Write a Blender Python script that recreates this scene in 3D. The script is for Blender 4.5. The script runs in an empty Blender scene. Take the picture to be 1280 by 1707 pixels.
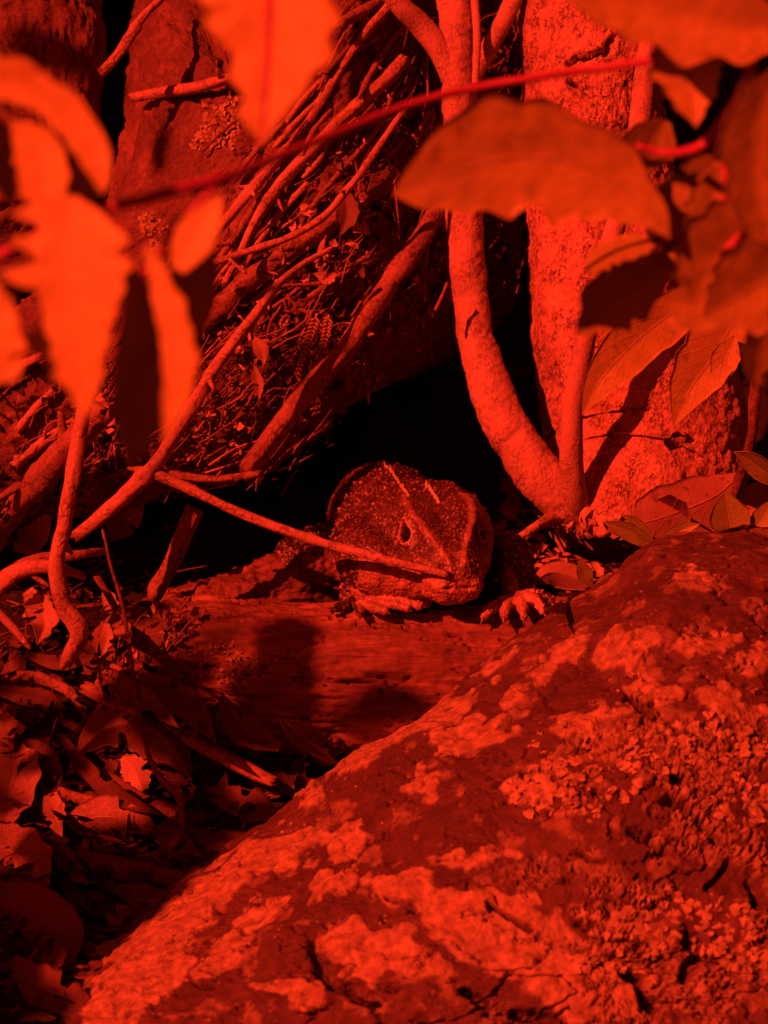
import bpy, math, random
import numpy as np
from mathutils import Vector, Matrix
from mathutils.bvhtree import BVHTree

random.seed(7)
RNG = np.random.default_rng(11)
S = bpy.context.scene
COL = S.collection

# ------------------------------------------------------------------ camera, light, exposure
PITCH = math.radians(28.0)
CAM = Vector((0.0, 0.0, 0.56))
K = 4267.0                       # photograph pixels per metre at one metre
cd = bpy.data.cameras.new('camera')
cam = bpy.data.objects.new('camera', cd)
COL.objects.link(cam)
cam.location = CAM
cam.rotation_euler = (math.pi / 2 - PITCH, 0, 0)
cd.sensor_fit = 'HORIZONTAL'
cd.sensor_width = 36.0
cd.lens = 36.0 * K / 1280.0
cd.clip_start = 0.02
cd.clip_end = 200.0
cd.dof.use_dof = True
cd.dof.focus_distance = 1.01
cd.dof.aperture_fstop = 25.0
S.camera = cam

F = Vector((0, math.cos(PITCH), -math.sin(PITCH)))
U = Vector((0, math.sin(PITCH), math.cos(PITCH)))
R = Vector((1, 0, 0))
L = (R * 0.56 - U * 0.44 + F * 0.70).normalized()      # direction the light travels
TOSUN = -L
sun_el = math.asin(TOSUN.z)
sun_az = math.atan2(TOSUN.x, TOSUN.y)

RED = (1.0, 0.050, 0.020)
sd = bpy.data.lights.new('sun', 'SUN')
sd.energy = 5.0
sd.angle = math.radians(0.55)
sd.color = RED
sun = bpy.data.objects.new('sun', sd)
COL.objects.link(sun)
sun.rotation_euler = L.to_track_quat('-Z', 'Y').to_euler()
sun.location = (-1, -1, 2)

W = bpy.data.worlds.new('World')
S.world = W
W.use_nodes = True
nt = W.node_tree
nt.nodes.clear()
sky = nt.nodes.new('ShaderNodeTexSky')
sky.sky_type = 'NISHITA'
sky.sun_disc = False
sky.sun_elevation = sun_el
sky.sun_rotation = sun_az
flt = nt.nodes.new('ShaderNodeMix')
flt.data_type = 'RGBA'
flt.blend_type = 'MULTIPLY'
flt.inputs[0].default_value = 1.0
flt.inputs[7].default_value = (1.0, 0.03, 0.012, 1)
bg = nt.nodes.new('ShaderNodeBackground')
bg.inputs[1].default_value = 0.05
wo = nt.nodes.new('ShaderNodeOutputWorld')
nt.links.new(sky.outputs[0], flt.inputs[6])
nt.links.new(flt.outputs[2], bg.inputs[0])
nt.links.new(bg.outputs[0], wo.inputs[0])

S.view_settings.view_transform = 'Standard'
S.view_settings.look = 'None'
S.view_settings.gamma = 1.0
S.view_settings.use_curve_mapping = False
S.view_settings.exposure = 0.9
S.cycles.max_bounces = 5
S.cycles.diffuse_bounces = 3

# ------------------------------------------------------------------ helpers
def P(x, y, d):
    d = float(d); x = float(x); y = float(y)
    return CAM + d * (F + R * ((x - 640.0) / K) - U * ((y - 853.5) / K))

_C = np.array(CAM); _F = np.array(F); _R = np.array(R); _U = np.array(U)
def PN(x, y, d):
    x = np.asarray(x, float); y = np.asarray(y, float); d = np.asarray(d, float)
    v = _F + ((x - 640) / K)[..., None] * _R - ((y - 853.5) / K)[..., None] * _U
    return _C + d[..., None] * v

_perm = np.random.default_rng(5).permutation(4096)
_grad = np.random.default_rng(6).normal(size=(4096, 3))
_grad /= np.linalg.norm(_grad, axis=1)[:, None]
def _h(i, j, k):
    return _perm[(_perm[(_perm[i & 4095] + j) & 4095] + k) & 4095]
def perlin(p):
    p = np.asarray(p, float)
    i = np.floor(p).astype(int); f = p - i
    u = f * f * f * (f * (f * 6 - 15) + 10)
    r = 0
    for a in (0, 1):
        for b in (0, 1):
            for c in (0, 1):
                g = _grad[_h(i[..., 0] + a, i[..., 1] + b, i[..., 2] + c)]
                dd = (g * (f - np.array([a, b, c]))).sum(-1)
                w = (u[..., 0] if a else 1 - u[..., 0]) * (u[..., 1] if b else 1 - u[..., 1]) * (u[..., 2] if c else 1 - u[..., 2])
                r = r + dd * w
    return r * 1.5
def fbm(p, o=4, g=0.5):
    r = 0; a = 1.0; p = np.asarray(p, float)
    for k in range(o):
        r = r + a * perlin(p + 17.3 * k); p = p * 2.03; a *= g
    return r
_jit = np.random.default_rng(8).random((4096, 3))
def worley(p):
    p = np.asarray(p, float)
    i = np.floor(p).astype(int)
    f1 = np.full(p.shape[:-1], 9.0); f2 = f1.copy(); idn = np.zeros(p.shape[:-1], int)
    for a in (-1, 0, 1):
        for b in (-1, 0, 1):
            for c in (-1, 0, 1):
                h = _h(i[..., 0] + a, i[..., 1] + b, i[..., 2] + c)
                q = i + np.array([a, b, c]) + _jit[h]
                d = np.sqrt(((q - p) ** 2).sum(-1))
                m = d < f1
                f2 = np.where(m, f1, np.minimum(f2, d))
                idn = np.where(m, h, idn)
                f1 = np.where(m, d, f1)
    return f1, f2, idn / 4096.0

def smooth(a, b, x):
    t = np.clip((x - a) / (b - a), 0, 1)
    return t * t * (3 - 2 * t)

def catmull(pts, n):
    """n samples of a smooth curve through pts (k, m)"""
    pts = np.asarray(pts, float)
    k = len(pts)
    if k == 2:
        t = np.linspace(0, 1, n)[:, None]
        return pts[0] * (1 - t) + pts[1] * t
    e = np.vstack([2 * pts[0] - pts[1], pts, 2 * pts[-1] - pts[-2]])
    t = np.linspace(0, k - 1 - 1e-9, n)
    i = t.astype(int); f = (t - i)[:, None]
    p0, p1, p2, p3 = e[i], e[i + 1], e[i + 2], e[i + 3]
    return 0.5 * (2 * p1 + (p2 - p0) * f + (2 * p0 - 5 * p1 + 4 * p2 - p3) * f ** 2 + (3 * p1 - p0 - 3 * p2 + p3) * f ** 3)

MESHES = []
def link(name, verts, faces, mat, parent=None, label=None, cat=None, group=None, kind=None,
         attrs=None, uv=None, smooth_=True, loc=None):
    verts = np.asarray(verts, float).reshape(-1, 3)
    if loc is None:
        loc = Vector(((verts[:, 0].min() + verts[:, 0].max()) / 2, (verts[:, 1].min() + verts[:, 1].max()) / 2, verts[:, 2].min()))
    me = bpy.data.meshes.new(name)
    v = verts - np.array(loc)
    if isinstance(faces, np.ndarray):
        n = len(faces); k = faces.shape[1]
        me.vertices.add(len(v)); me.vertices.foreach_set('co', v.astype(np.float32).ravel())
        me.loops.add(n * k); me.loops.foreach_set('vertex_index', faces.astype(np.int32).ravel())
        me.polygons.add(n); me.polygons.foreach_set('loop_start', (np.arange(n) * k).astype(np.int32))
        me.update(calc_edges=True)
        me.validate()
    else:
        me.from_pydata(v.tolist(), [], [list(f) for f in faces])
        me.update()
    if smooth_:
        me.polygons.foreach_set('use_smooth', np.ones(len(me.polygons), bool))
    if attrs:
        for an, av in attrs.items():
            at = me.attributes.new(an, 'FLOAT', 'POINT')
            at.data.foreach_set('value', np.asarray(av, np.float32).ravel())
    if uv is not None:
        ul = me.uv_layers.new(name='UVMap')
        li = np.empty(len(me.loops), np.int32); me.loops.foreach_get('vertex_index', li)
        ul.data.foreach_set('uv', np.asarray(uv, np.float32).reshape(-1, 2)[li].ravel())
    me.materials.append(mat)
    o = bpy.data.objects.new(name, me)
    COL.objects.link(o)
    if parent is not None:
        o.parent = parent
        pl = Vector(parent.location)
        q = parent
        while q.parent is not None:
            q = q.parent; pl += Vector(q.location)
        o.location = Vector(loc) - pl
    else:
        o.location = loc
    tag(o, label, cat, group, kind)
    return o

def tag(o, label=None, cat=None, group=None, kind=None):
    if label: o['label'] = label
    if cat: o['category'] = cat
    if group: o['group'] = group
    if kind: o['kind'] = kind

def empty(name, loc, label, cat, group=None):
    o = bpy.data.objects.new(name, None)
    COL.objects.link(o)
    o.empty_display_size = 0.01
    o.location = loc
    tag(o, label, cat, group)
    return o

def gridfaces(nu, nv, wrap=False, off=0):
    a = np.arange(nu * nv).reshape(nu, nv) + off
    if wrap:
        b = np.roll(a, -1, axis=0)
        q = np.stack([a[:, :-1], b[:, :-1], b[:, 1:], a[:, 1:]], -1)
    else:
        q = np.stack([a[:-1, :-1], a[1:, :-1], a[1:, 1:], a[:-1, 1:]], -1)
    return q.reshape(-1, 4)

def gridnormals(V, wrap=False):
    if wrap:
        du = np.roll(V, -1, 0) - np.roll(V, 1, 0)
    else:
        du = np.gradient(V, axis=0)
    dv = np.gradient(V, axis=1)
    n = np.cross(du, dv)
    return n / (np.linalg.norm(n, axis=-1, keepdims=True) + 1e-12)

# ------------------------------------------------------------------ materials
def nodes(mat):
    mat.use_nodes = True
    t = mat.node_tree
    t.nodes.clear()
    return t
def rgba(c): return (c[0], c[1], c[2], 1)

def mix(t, fac, a, b, mode='MIX'):
    m = t.nodes.new('ShaderNodeMix'); m.data_type = 'RGBA'; m.blend_type = mode
    for sock, val in ((m.inputs[0], fac), (m.inputs[6], a), (m.inputs[7], b)):
        if isinstance(val, (tuple, list)): sock.default_value = rgba(val)
        elif isinstance(val, (int, float)): sock.default_value = val
        else: t.links.new(val, sock)
    return m.outputs[2]
def math_(t, op, a, b=0.0, c=None):
    m = t.nodes.new('ShaderNodeMath'); m.operation = op
    for k, val in enumerate((a, b) + (() if c is None else (c,))):
        if isinstance(val, (int, float)): m.inputs[k].default_value = val
        else: t.links.new(val, m.inputs[k])
    return m.outputs[0]
def noise(t, scale, vec, detail=4, rough=0.55, dist=0.0):
    n = t.nodes.new('ShaderNodeTexNoise'); n.inputs['Scale'].default_value = scale
    n.inputs['Detail'].default_value = detail; n.inputs['Roughness'].default_value = rough
    n.inputs['Distortion'].default_value = dist
    t.links.new(vec, n.inputs['Vector']); return n.outputs['Fac']
def ramp(t, fac, stops):
    r = t.nodes.new('ShaderNodeValToRGB')
    e = r.color_ramp.elements
    while len(e) < len(stops): e.new(0.5)
    for k, (p, c) in enumerate(stops):
        e[k].position = p; e[k].color = rgba(c)
    t.links.new(fac, r.inputs[0]); return r.outputs[0]
def maprange(t, v, a, b, c=0.0, d=1.0):
    m = t.nodes.new('ShaderNodeMapRange')
    t.links.new(v, m.inputs[0])
    for k, x in enumerate((a, b, c, d)): m.inputs[k + 1].default_value = x
    return m.outputs[0]

def finish(t, col, rough, height, dist, spec=0.4, trans=None):
    b = t.nodes.new('ShaderNodeBsdfPrincipled')
    if isinstance(col, tuple): b.inputs['Base Color'].default_value = rgba(col)
    else: t.links.new(col, b.inputs['Base Color'])
    if isinstance(rough, (int, float)): b.inputs['Roughness'].default_value = rough
    else: t.links.new(rough, b.inputs['Roughness'])
    b.inputs['Specular IOR Level'].default_value = spec
    if height is not None:
        bp = t.nodes.new('ShaderNodeBump'); bp.inputs['Distance'].default_value = dist
        bp.inputs['Strength'].default_value = 1.0
        t.links.new(height, bp.inputs['Height']); t.links.new(bp.outputs[0], b.inputs['Normal'])
    out = t.nodes.new('ShaderNodeOutputMaterial')
    sh = b.outputs[0]
    if trans:
        tr = t.nodes.new('ShaderNodeBsdfTranslucent')
        if isinstance(col, tuple): tr.inputs[0].default_value = rgba(col)
        else: t.links.new(col, tr.inputs[0])
        ms = t.nodes.new('ShaderNodeMixShader'); ms.inputs[0].default_value = trans
        t.links.new(b.outputs[0], ms.inputs[1]); t.links.new(tr.outputs[0], ms.inputs[2])
        sh = ms.outputs[0]
    t.links.new(sh, out.inputs[0])

def objcoord(t, scale=(1, 1, 1)):
    c = t.nodes.new('ShaderNodeTexCoord')
    m = t.nodes.new('ShaderNodeMapping'); m.inputs['Scale'].default_value = scale
    t.links.new(c.outputs['Object'], m.inputs[0])
    return m.outputs[0], c

def attr(t, name):
    a = t.nodes.new('ShaderNodeAttribute'); a.attribute_name = name
    return a.outputs['Fac']

def earthy(name, dark, mid, light, s1=60, s2=500, rough=0.8, bump=0.0006, spec=0.3, stretch=(1, 1, 1),
           mask=None, maskcol=None, maskcol2=None, speck=None, contrast=(0.3, 0.5, 0.7)):
    m = bpy.data.materials.new(name); t = nodes(m)
    v, _ = objcoord(t, stretch)
    a = noise(t, s1, v, 5, 0.6, 0.4)
    b = noise(t, s2, v, 4, 0.65)
    f = math_(t, 'ADD', math_(t, 'MULTIPLY', a, 0.55), math_(t, 'MULTIPLY', b, 0.45))
    col = ramp(t, f, [(contrast[0], dark), (contrast[1], mid), (contrast[2], light)])
    if speck:
        vo = t.nodes.new('ShaderNodeTexVoronoi'); vo.inputs['Scale'].default_value = s2 * 0.9
        t.links.new(v, vo.inputs['Vector'])
        sp = maprange(t, vo.outputs['Distance'], 0.12, 0.2, 1, 0)
        sp = math_(t, 'MULTIPLY', sp, maprange(t, noise(t, s1 * 2, v), 0.5, 0.62))
        col = mix(t, sp, col, speck)
    if mask:
        k = attr(t, mask)
        mc = mix(t, maprange(t, noise(t, 260, v, 4), 0.35, 0.65), maskcol2 or maskcol, maskcol)
        col = mix(t, k, col, mc)
    c = noise(t, s2 * 2.2, v, 3, 0.7)
    hgt = math_(t, 'ADD', b, math_(t, 'MULTIPLY', c, 0.5))
    finish(t, col, rough, hgt, bump, spec)
    return m

def barkmat(name, dark, mid, light, cell=600, bump=0.0005, stretch=(1, 1, 0.6), cracks=0.0):
    m = bpy.data.materials.new(name); t = nodes(m)
    v, _ = objcoord(t, stretch)
    vo = t.nodes.new('ShaderNodeTexVoronoi'); vo.inputs['Scale'].default_value = cell
    vo.inputs['Randomness'].default_value = 1.0
    w = t.nodes.new('ShaderNodeTexNoise'); w.inputs['Scale'].default_value = cell * 0.7
    t.links.new(v, w.inputs['Vector'])
    vv = mix(t, 0.004, v, w.outputs['Color'], 'ADD')
    t.links.new(vv, vo.inputs['Vector'])
    a = noise(t, 45, v, 5, 0.6)
    g = noise(t, cell * 1.3, v, 4, 0.7)
    f = math_(t, 'ADD', math_(t, 'MULTIPLY', a, 0.5), math_(t, 'MULTIPLY', g, 0.5))
    col = ramp(t, f, [(0.33, dark), (0.48, mid), (0.66, light)])
    pit = maprange(t, vo.outputs['Distance'], 0.45, 0.75, 0, 1)
    pit = math_(t, 'MULTIPLY', pit, maprange(t, noise(t, 130, v, 3), 0.4, 0.6))
    col = mix(t, math_(t, 'MULTIPLY', pit, 0.75), col, dark)
    hgt = math_(t, 'SUBTRACT', g, math_(t, 'MULTIPLY', pit, 0.7))
    finish(t, col, 0.85, hgt, bump, 0.2)
    return m

def leafmat(name, c1, c2, vein, rough=0.45, trans=0.18, bump=0.0003, veinw=0.35, spots=0.0, spec=0.4, nveins=9.0, patch=0.0):
    m = bpy.data.materials.new(name); t = nodes(m)
    v, tc = objcoord(t)
    sep = t.nodes.new('ShaderNodeSeparateXYZ'); t.links.new(tc.outputs['UV'], sep.inputs[0])
    u, w = sep.outputs[0], sep.outputs[1]
    aw = math_(t, 'ABSOLUTE', math_(t, 'SUBTRACT', w, 0.5))
    midr = maprange(t, aw, 0.0, 0.025, 1, 0)
    ph = math_(t, 'SUBTRACT', math_(t, 'MULTIPLY', u, nveins), math_(t, 'MULTIPLY', math_(t, 'POWER', aw, 0.8), nveins * 0.55))
    ph = math_(t, 'ADD', ph, math_(t, 'MULTIPLY', noise(t, 90, v, 2), 0.5))
    fr = math_(t, 'ABSOLUTE', math_(t, 'SUBTRACT', math_(t, 'FRACT', ph), 0.5))
    side = math_(t, 'MULTIPLY', maprange(t, fr, 0.0, 0.07, 1, 0), 0.6)
    vo = t.nodes.new('ShaderNodeTexVoronoi'); vo.feature = 'DISTANCE_TO_EDGE'; vo.inputs['Scale'].default_value = 420
    t.links.new(v, vo.inputs['Vector'])
    net = math_(t, 'MULTIPLY', maprange(t, vo.outputs['Distance'], 0.0, 0.09, 1, 0), 0.35)
    ve = math_(t, 'MAXIMUM', math_(t, 'MAXIMUM', midr, side), net)
    a = noise(t, 70, v, 5, 0.6)
    col = mix(t, maprange(t, a, 0.35, 0.65), c1, c2)
    if spots:
        s = maprange(t, noise(t, 160, v, 4, 0.6), 0.60, 0.66)
        col = mix(t, math_(t, 'MULTIPLY', s, spots), col, (0.02, 0.012, 0.006))
    if patch:
        s = maprange(t, noise(t, 38, v, 4, 0.6), 0.50, 0.56)
        col = mix(t, math_(t, 'MULTIPLY', s, patch), col, (0.05, 0.025, 0.012))
    col = mix(t, math_(t, 'MULTIPLY', ve, veinw), col, vein)
    hgt = math_(t, 'ADD', math_(t, 'MULTIPLY', ve, 0.6), math_(t, 'MULTIPLY', noise(t, 600, v, 3), 0.5))
    finish(t, col, rough, hgt, bump, spec, trans)
    return m

def plain(name, c, rough=0.5, spec=0.5, var=0.3, scale=400, bump=0.0, tone=False):
    m = bpy.data.materials.new(name); t = nodes(m)
    v, _ = objcoord(t)
    n = noise(t, scale, v, 3)
    col = mix(t, maprange(t, n, 0.3, 0.7), tuple(x * (1 - var) for x in c), tuple(min(1, x * (1 + var)) for x in c))
    if tone:
        tv = attr(t, 'tone')
        col = mix(t, tv, tuple(x * .12 for x in c), col)
    finish(t, col, rough, n if bump else None, bump, spec)
    return m

M = {}
M['soil'] = earthy('dark forest soil', (.008, .005, .003), (.02, .012, .008), (.05, .03, .018), 40, 300, 0.95, 0.001)
M['boulder'] = earthy('lichened boulder stone', (.035, .015, .010), (.075, .033, .023), (.14, .07, .048), 34, 300, 0.72, 0.0013,
                      mask='lichen', maskcol=(.38, .27, .13), maskcol2=(.19, .12, .06), speck=(.34, .24, .15), spec=0.35)
M['rock'] = earthy('brown weathered rock', (.05, .021, .015), (.13, .058, .04), (.28, .13, .09), 45, 380, 0.8, 0.0013,
                   speck=(.2, .12, .08), spec=0.35)
M['wood_log'] = earthy('weathered log wood', (.05, .02, .012), (.15, .065, .04), (.32, .16, .10), 50, 260, 0.7, 0.0009,
                   stretch=(0.12, 1, 1), spec=0.35, contrast=(.34, .5, .64))
M['bark'] = barkmat('pale stippled bark', (.10, .05, .03), (.42, .22, .13), (.66, .38, .25), 620, 0.0011)
M['stembark'] = barkmat('smooth pale stem bark', (.22, .12, .08), (.40, .23, .15), (.50, .30, .20), 900, 0.0004)
M['twig'] = barkmat('pale dead twig wood', (.14, .07, .045), (.34, .18, .12), (.46, .26, .18), 500, 0.0004, (1, 1, 1))
M['twigdark'] = barkmat('brown dead twig wood', (.05, .02, .014), (.13, .06, .04), (.22, .11, .07), 500, 0.0004, (1, 1, 1))
M['twigmid'] = barkmat('red brown stick wood', (.07, .03, .02), (.22, .11, .07), (.33, .17, .11), 450, 0.0005, (1, 1, 1))
M['lichen'] = plain('foliose lichen', (.30, .22, .11), 0.9, 0.1, 0.4, 260, 0.0004)
M['leaf'] = leafmat('green living leaf', (.42, .35, .06), (.66, .58, .11), (.58, .38, .14), 0.5, 0.12, veinw=0.25, nveins=7, patch=.22)
M['leafd'] = leafmat('deep green living leaf', (.26, .22, .035), (.42, .37, .06), (.36, .23, .09), 0.45, 0.10, veinw=0.25, spots=0.3, nveins=7, patch=.2)
M['leafh'] = leafmat('sunlit hanging leaf', (.32, .26, .045), (.46, .38, .07), (.30, .18, .07), 0.55, 0.15, veinw=0.4, spots=0.3, nveins=7, patch=.15)
M['leafs'] = leafmat('small glossy green leaf', (.22, .26, .05), (.30, .32, .06), (.42, .36, .12), 0.4, 0.15, veinw=0.4, nveins=6)
M['dry'] = leafmat('dry pale fallen leaf', (.30, .17, .10), (.44, .26, .16), (.50, .32, .22), 0.6, 0.12, veinw=0.45, spots=0.5)
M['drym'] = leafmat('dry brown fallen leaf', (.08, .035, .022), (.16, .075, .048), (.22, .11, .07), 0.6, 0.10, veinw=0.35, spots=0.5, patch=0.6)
M['skel'] = leafmat('skeletonising fallen leaf', (.15, .07, .045), (.26, .13, .08), (.55, .34, .24), 0.6, 0.10, veinw=0.95, nveins=10)
M['redstem'] = plain('crimson shrub stem', (.34, .04, .10), 0.45, 0.4, 0.15)
M['bits'] = plain('leaf and bark crumbs', (.13, .06, .04), 0.75, 0.3, 0.5, 300, 0.0005, True)
M['bitsp'] = plain('pale leaf crumbs', (.38, .22, .14), 0.7, 0.3, 0.35, 300, 0.0004)
M['claw'] = plain('horn claw', (.17, .10, .07), 0.35, 0.6, 0.2)
M['spine'] = plain('pale crest spine', (.6, .42, .3), 0.5, 0.5, 0.15)
M['eye'] = plain('dark wet eye', (.006, .003, .002), 0.15, 0.6, 0.5, 900)
M['pupil'] = plain('black pupil', (.003, .002, .002), 0.03, 1.0, 0.1)

# ------------------------------------------------------------------ surfaces used to lay things down
SURF_V = []; SURF_F = []
def add_surface(V, Fc):
    off = sum(len(v) for v in SURF_V)
    SURF_V.append(np.asarray(V).reshape(-1, 3)); SURF_F.append(np.asarray(Fc) + off)
BVH = None
def build_bvh(skip=()):
    global BVH
    vs, fs, off, old = [], [], 0, 0
    for k, (v_, f_) in enumerate(zip(SURF_V, SURF_F)):
        if k not in skip:
            vs.append(v_); fs.append(f_ - old + off); off += len(v_)
        old += len(v_)
    BVH = BVHTree.FromPolygons(np.vstack(vs).tolist(), np.vstack(fs).tolist())
def hit(x, y, default=1.1):
    d = (P(x, y, 1.0) - CAM)
    ln = d.length
    r = BVH.ray_cast(CAM, d / ln)
    if r[0] is None: return default, -F
    n = r[1]
    if n.dot(d) > 0: n = -n
    return r[3] / ln, n

def downsample(V, wrap, su, sv):
    """coarse copy of a grid for laying things on"""
    W_ = V[::su, ::sv]
    return W_, gridfaces(W_.shape[0], W_.shape[1], wrap)

# ------------------------------------------------------------------ ground
def ground():
    n = 300
    t = np.linspace(-1, 1, n)
    s = np.sign(t) * (np.abs(t) * 0.55 + np.abs(t) ** 5 * 29.0)
    X, Y = np.meshgrid(s, s + 0.95, indexing='ij')
    r = np.sqrt(X ** 2 + (Y - 0.95) ** 2)
    p = np.stack([X, Y, 0 * X], -1)
    Z = 0.010 * fbm(p * 9, 4) + 0.004 * fbm(p * 60, 3) + 0.35 * fbm(p * 0.12, 3) * smooth(1.5, 12, r)
    Z = Z - 0.012 + smooth(1.32, 1.75, Y) * smooth(8, 2, r) * 0.55
    V = np.stack([X, Y, Z], -1)
    Fc = gridfaces(n, n)
    link('ground', V, Fc, M['soil'], kind='structure', loc=Vector((0, 0, 0)))
    add_surface(V, Fc)
ground()

# ------------------------------------------------------------------ rocks
def pillow(outline, center, drim, Tf, Tb, nA, nR, pw=2.0, ext=1.0):
    """closed rounded solid whose outline, seen from the path, is the given one"""
    o = np.array(outline, float); c = np.array(center, float)
    # resample closed outline smoothly
    k = len(o)
    e = np.vstack([o[-1], o, o[0], o[1]])
    seg = np.sqrt(((np.roll(o, -1, 0) - o) ** 2).sum(1))
    cum = np.concatenate([[0], np.cumsum(seg)])
    s = np.linspace(0, cum[-1], nA, endpoint=False)
    i = np.clip(np.searchsorted(cum, s, side='right') - 1, 0, k - 1)
    f = ((s - cum[i]) / seg[i])[:, None]
    p0, p1, p2, p3 = e[i], e[i + 1], e[(i + 2)], e[np.minimum(i + 3, k + 2)]
    oo = 0.5 * (2 * p1 + (p2 - p0) * f + (2 * p0 - 5 * p1 + 4 * p2 - p3) * f ** 2 + (3 * p1 - p0 - 3 * p2 + p3) * f ** 3)
    nb = max(10, nR // 6)
    ph = np.concatenate([np.linspace(0.003, math.pi / 2, nR), np.linspace(math.pi / 2, math.pi - 0.003, nb)[1:]])
    r = np.sin(ph)
    XY = c + (oo[:, None, :] - c) * r[None, :, None]
    cz = np.cos(ph)
    prof = np.sign(cz) * np.abs(cz) ** (2.0 / pw)
    D = drim(XY[..., 0], XY[..., 1]) - np.where(prof > 0, Tf, Tb) * prof[None, :]
    return PN(XY[..., 0], XY[..., 1], D), XY

def px2w(V):
    """pixel coordinates at which grid points appear"""
    q = V - _C
    z = q @ _F
    return np.stack([640 + K * (q @ _R) / z, 853.5 - K * (q @ _U) / z], -1)

def lichen_lobes(parent, centres, radius, n, mat, size=(1.0, 2.4), seed=0, name='lichen', outward=True, lab=None):
    """ruffled rosettes of small curled lobes lying on a surface; centres are picture places"""
    rg = np.random.default_rng(seed)
    Vs, Fs, off = [], [], 0
    for (cx, cy, rx, ry, cnt) in centres:
        for k in range(int(cnt)):
            a = rg.uniform(0, 2 * math.pi); q = math.sqrt(rg.uniform(0, 1)) * (1 + 0.25 * math.sin(5 * a + cx))
            x = cx + rx * q * math.cos(a); y = cy + ry * q * math.sin(a)
            d, nn = hit(x, y)
            p0 = np.array(P(x, y, d)); nn = np.array(nn)
            pc = np.array(P(cx, cy, hit(cx, cy)[0]))
            out = p0 - pc; out -= nn * out.dot(nn)
            out = out / (np.linalg.norm(out) + 1e-9)
            th = rg.normal(0, 0.8)
            side = np.cross(nn, out)
            dr = out * math.cos(th) + side * math.sin(th)
            sd_ = np.cross(nn, dr)
            s = rg.uniform(*size) * 1e-3
            lift = rg.uniform(0.2, 0.8) * 1e-3
            nl = 5
            rows = []
            for u_ in np.linspace(0, 1, 4):
                wdt = s * (0.25 + 0.75 * u_) * 0.55
                for v_ in np.linspace(-1, 1, nl):
                    rr = 1.0 - 0.25 * abs(v_) ** 2 * u_ + 0.12 * math.sin(v_ * 6 + k)
                    rows.append(p0 + dr * s * u_ * rr + sd_ * wdt * v_ + nn * (lift * (0.2 + u_ * 1.3 - 1.2 * u_ ** 3) + 0.35e-3 * math.sin(v_ * 4 + k)))
            Vs.append(np.array(rows)); Fs.append(gridfaces(4, nl, off=off)); off += 4 * nl
    return link(name, np.vstack(Vs), np.vstack(Fs), mat, parent=parent, kind='stuff', label=lab)

def seg_dist(P2, pts):
    """distance of points P2 (...,2 or 3) to polyline"""
    pts = np.asarray(pts, float); best = np.full(P2.shape[:-1], 1e9)
    for a, b in zip(pts[:-1], pts[1:]):
        ab = b - a; t = np.clip(((P2 - a) @ ab) / (ab @ ab), 0, 1)
        d = np.linalg.norm(P2 - (a + t[..., None] * ab), axis=-1)
        best = np.minimum(best, d)
    return best

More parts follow.
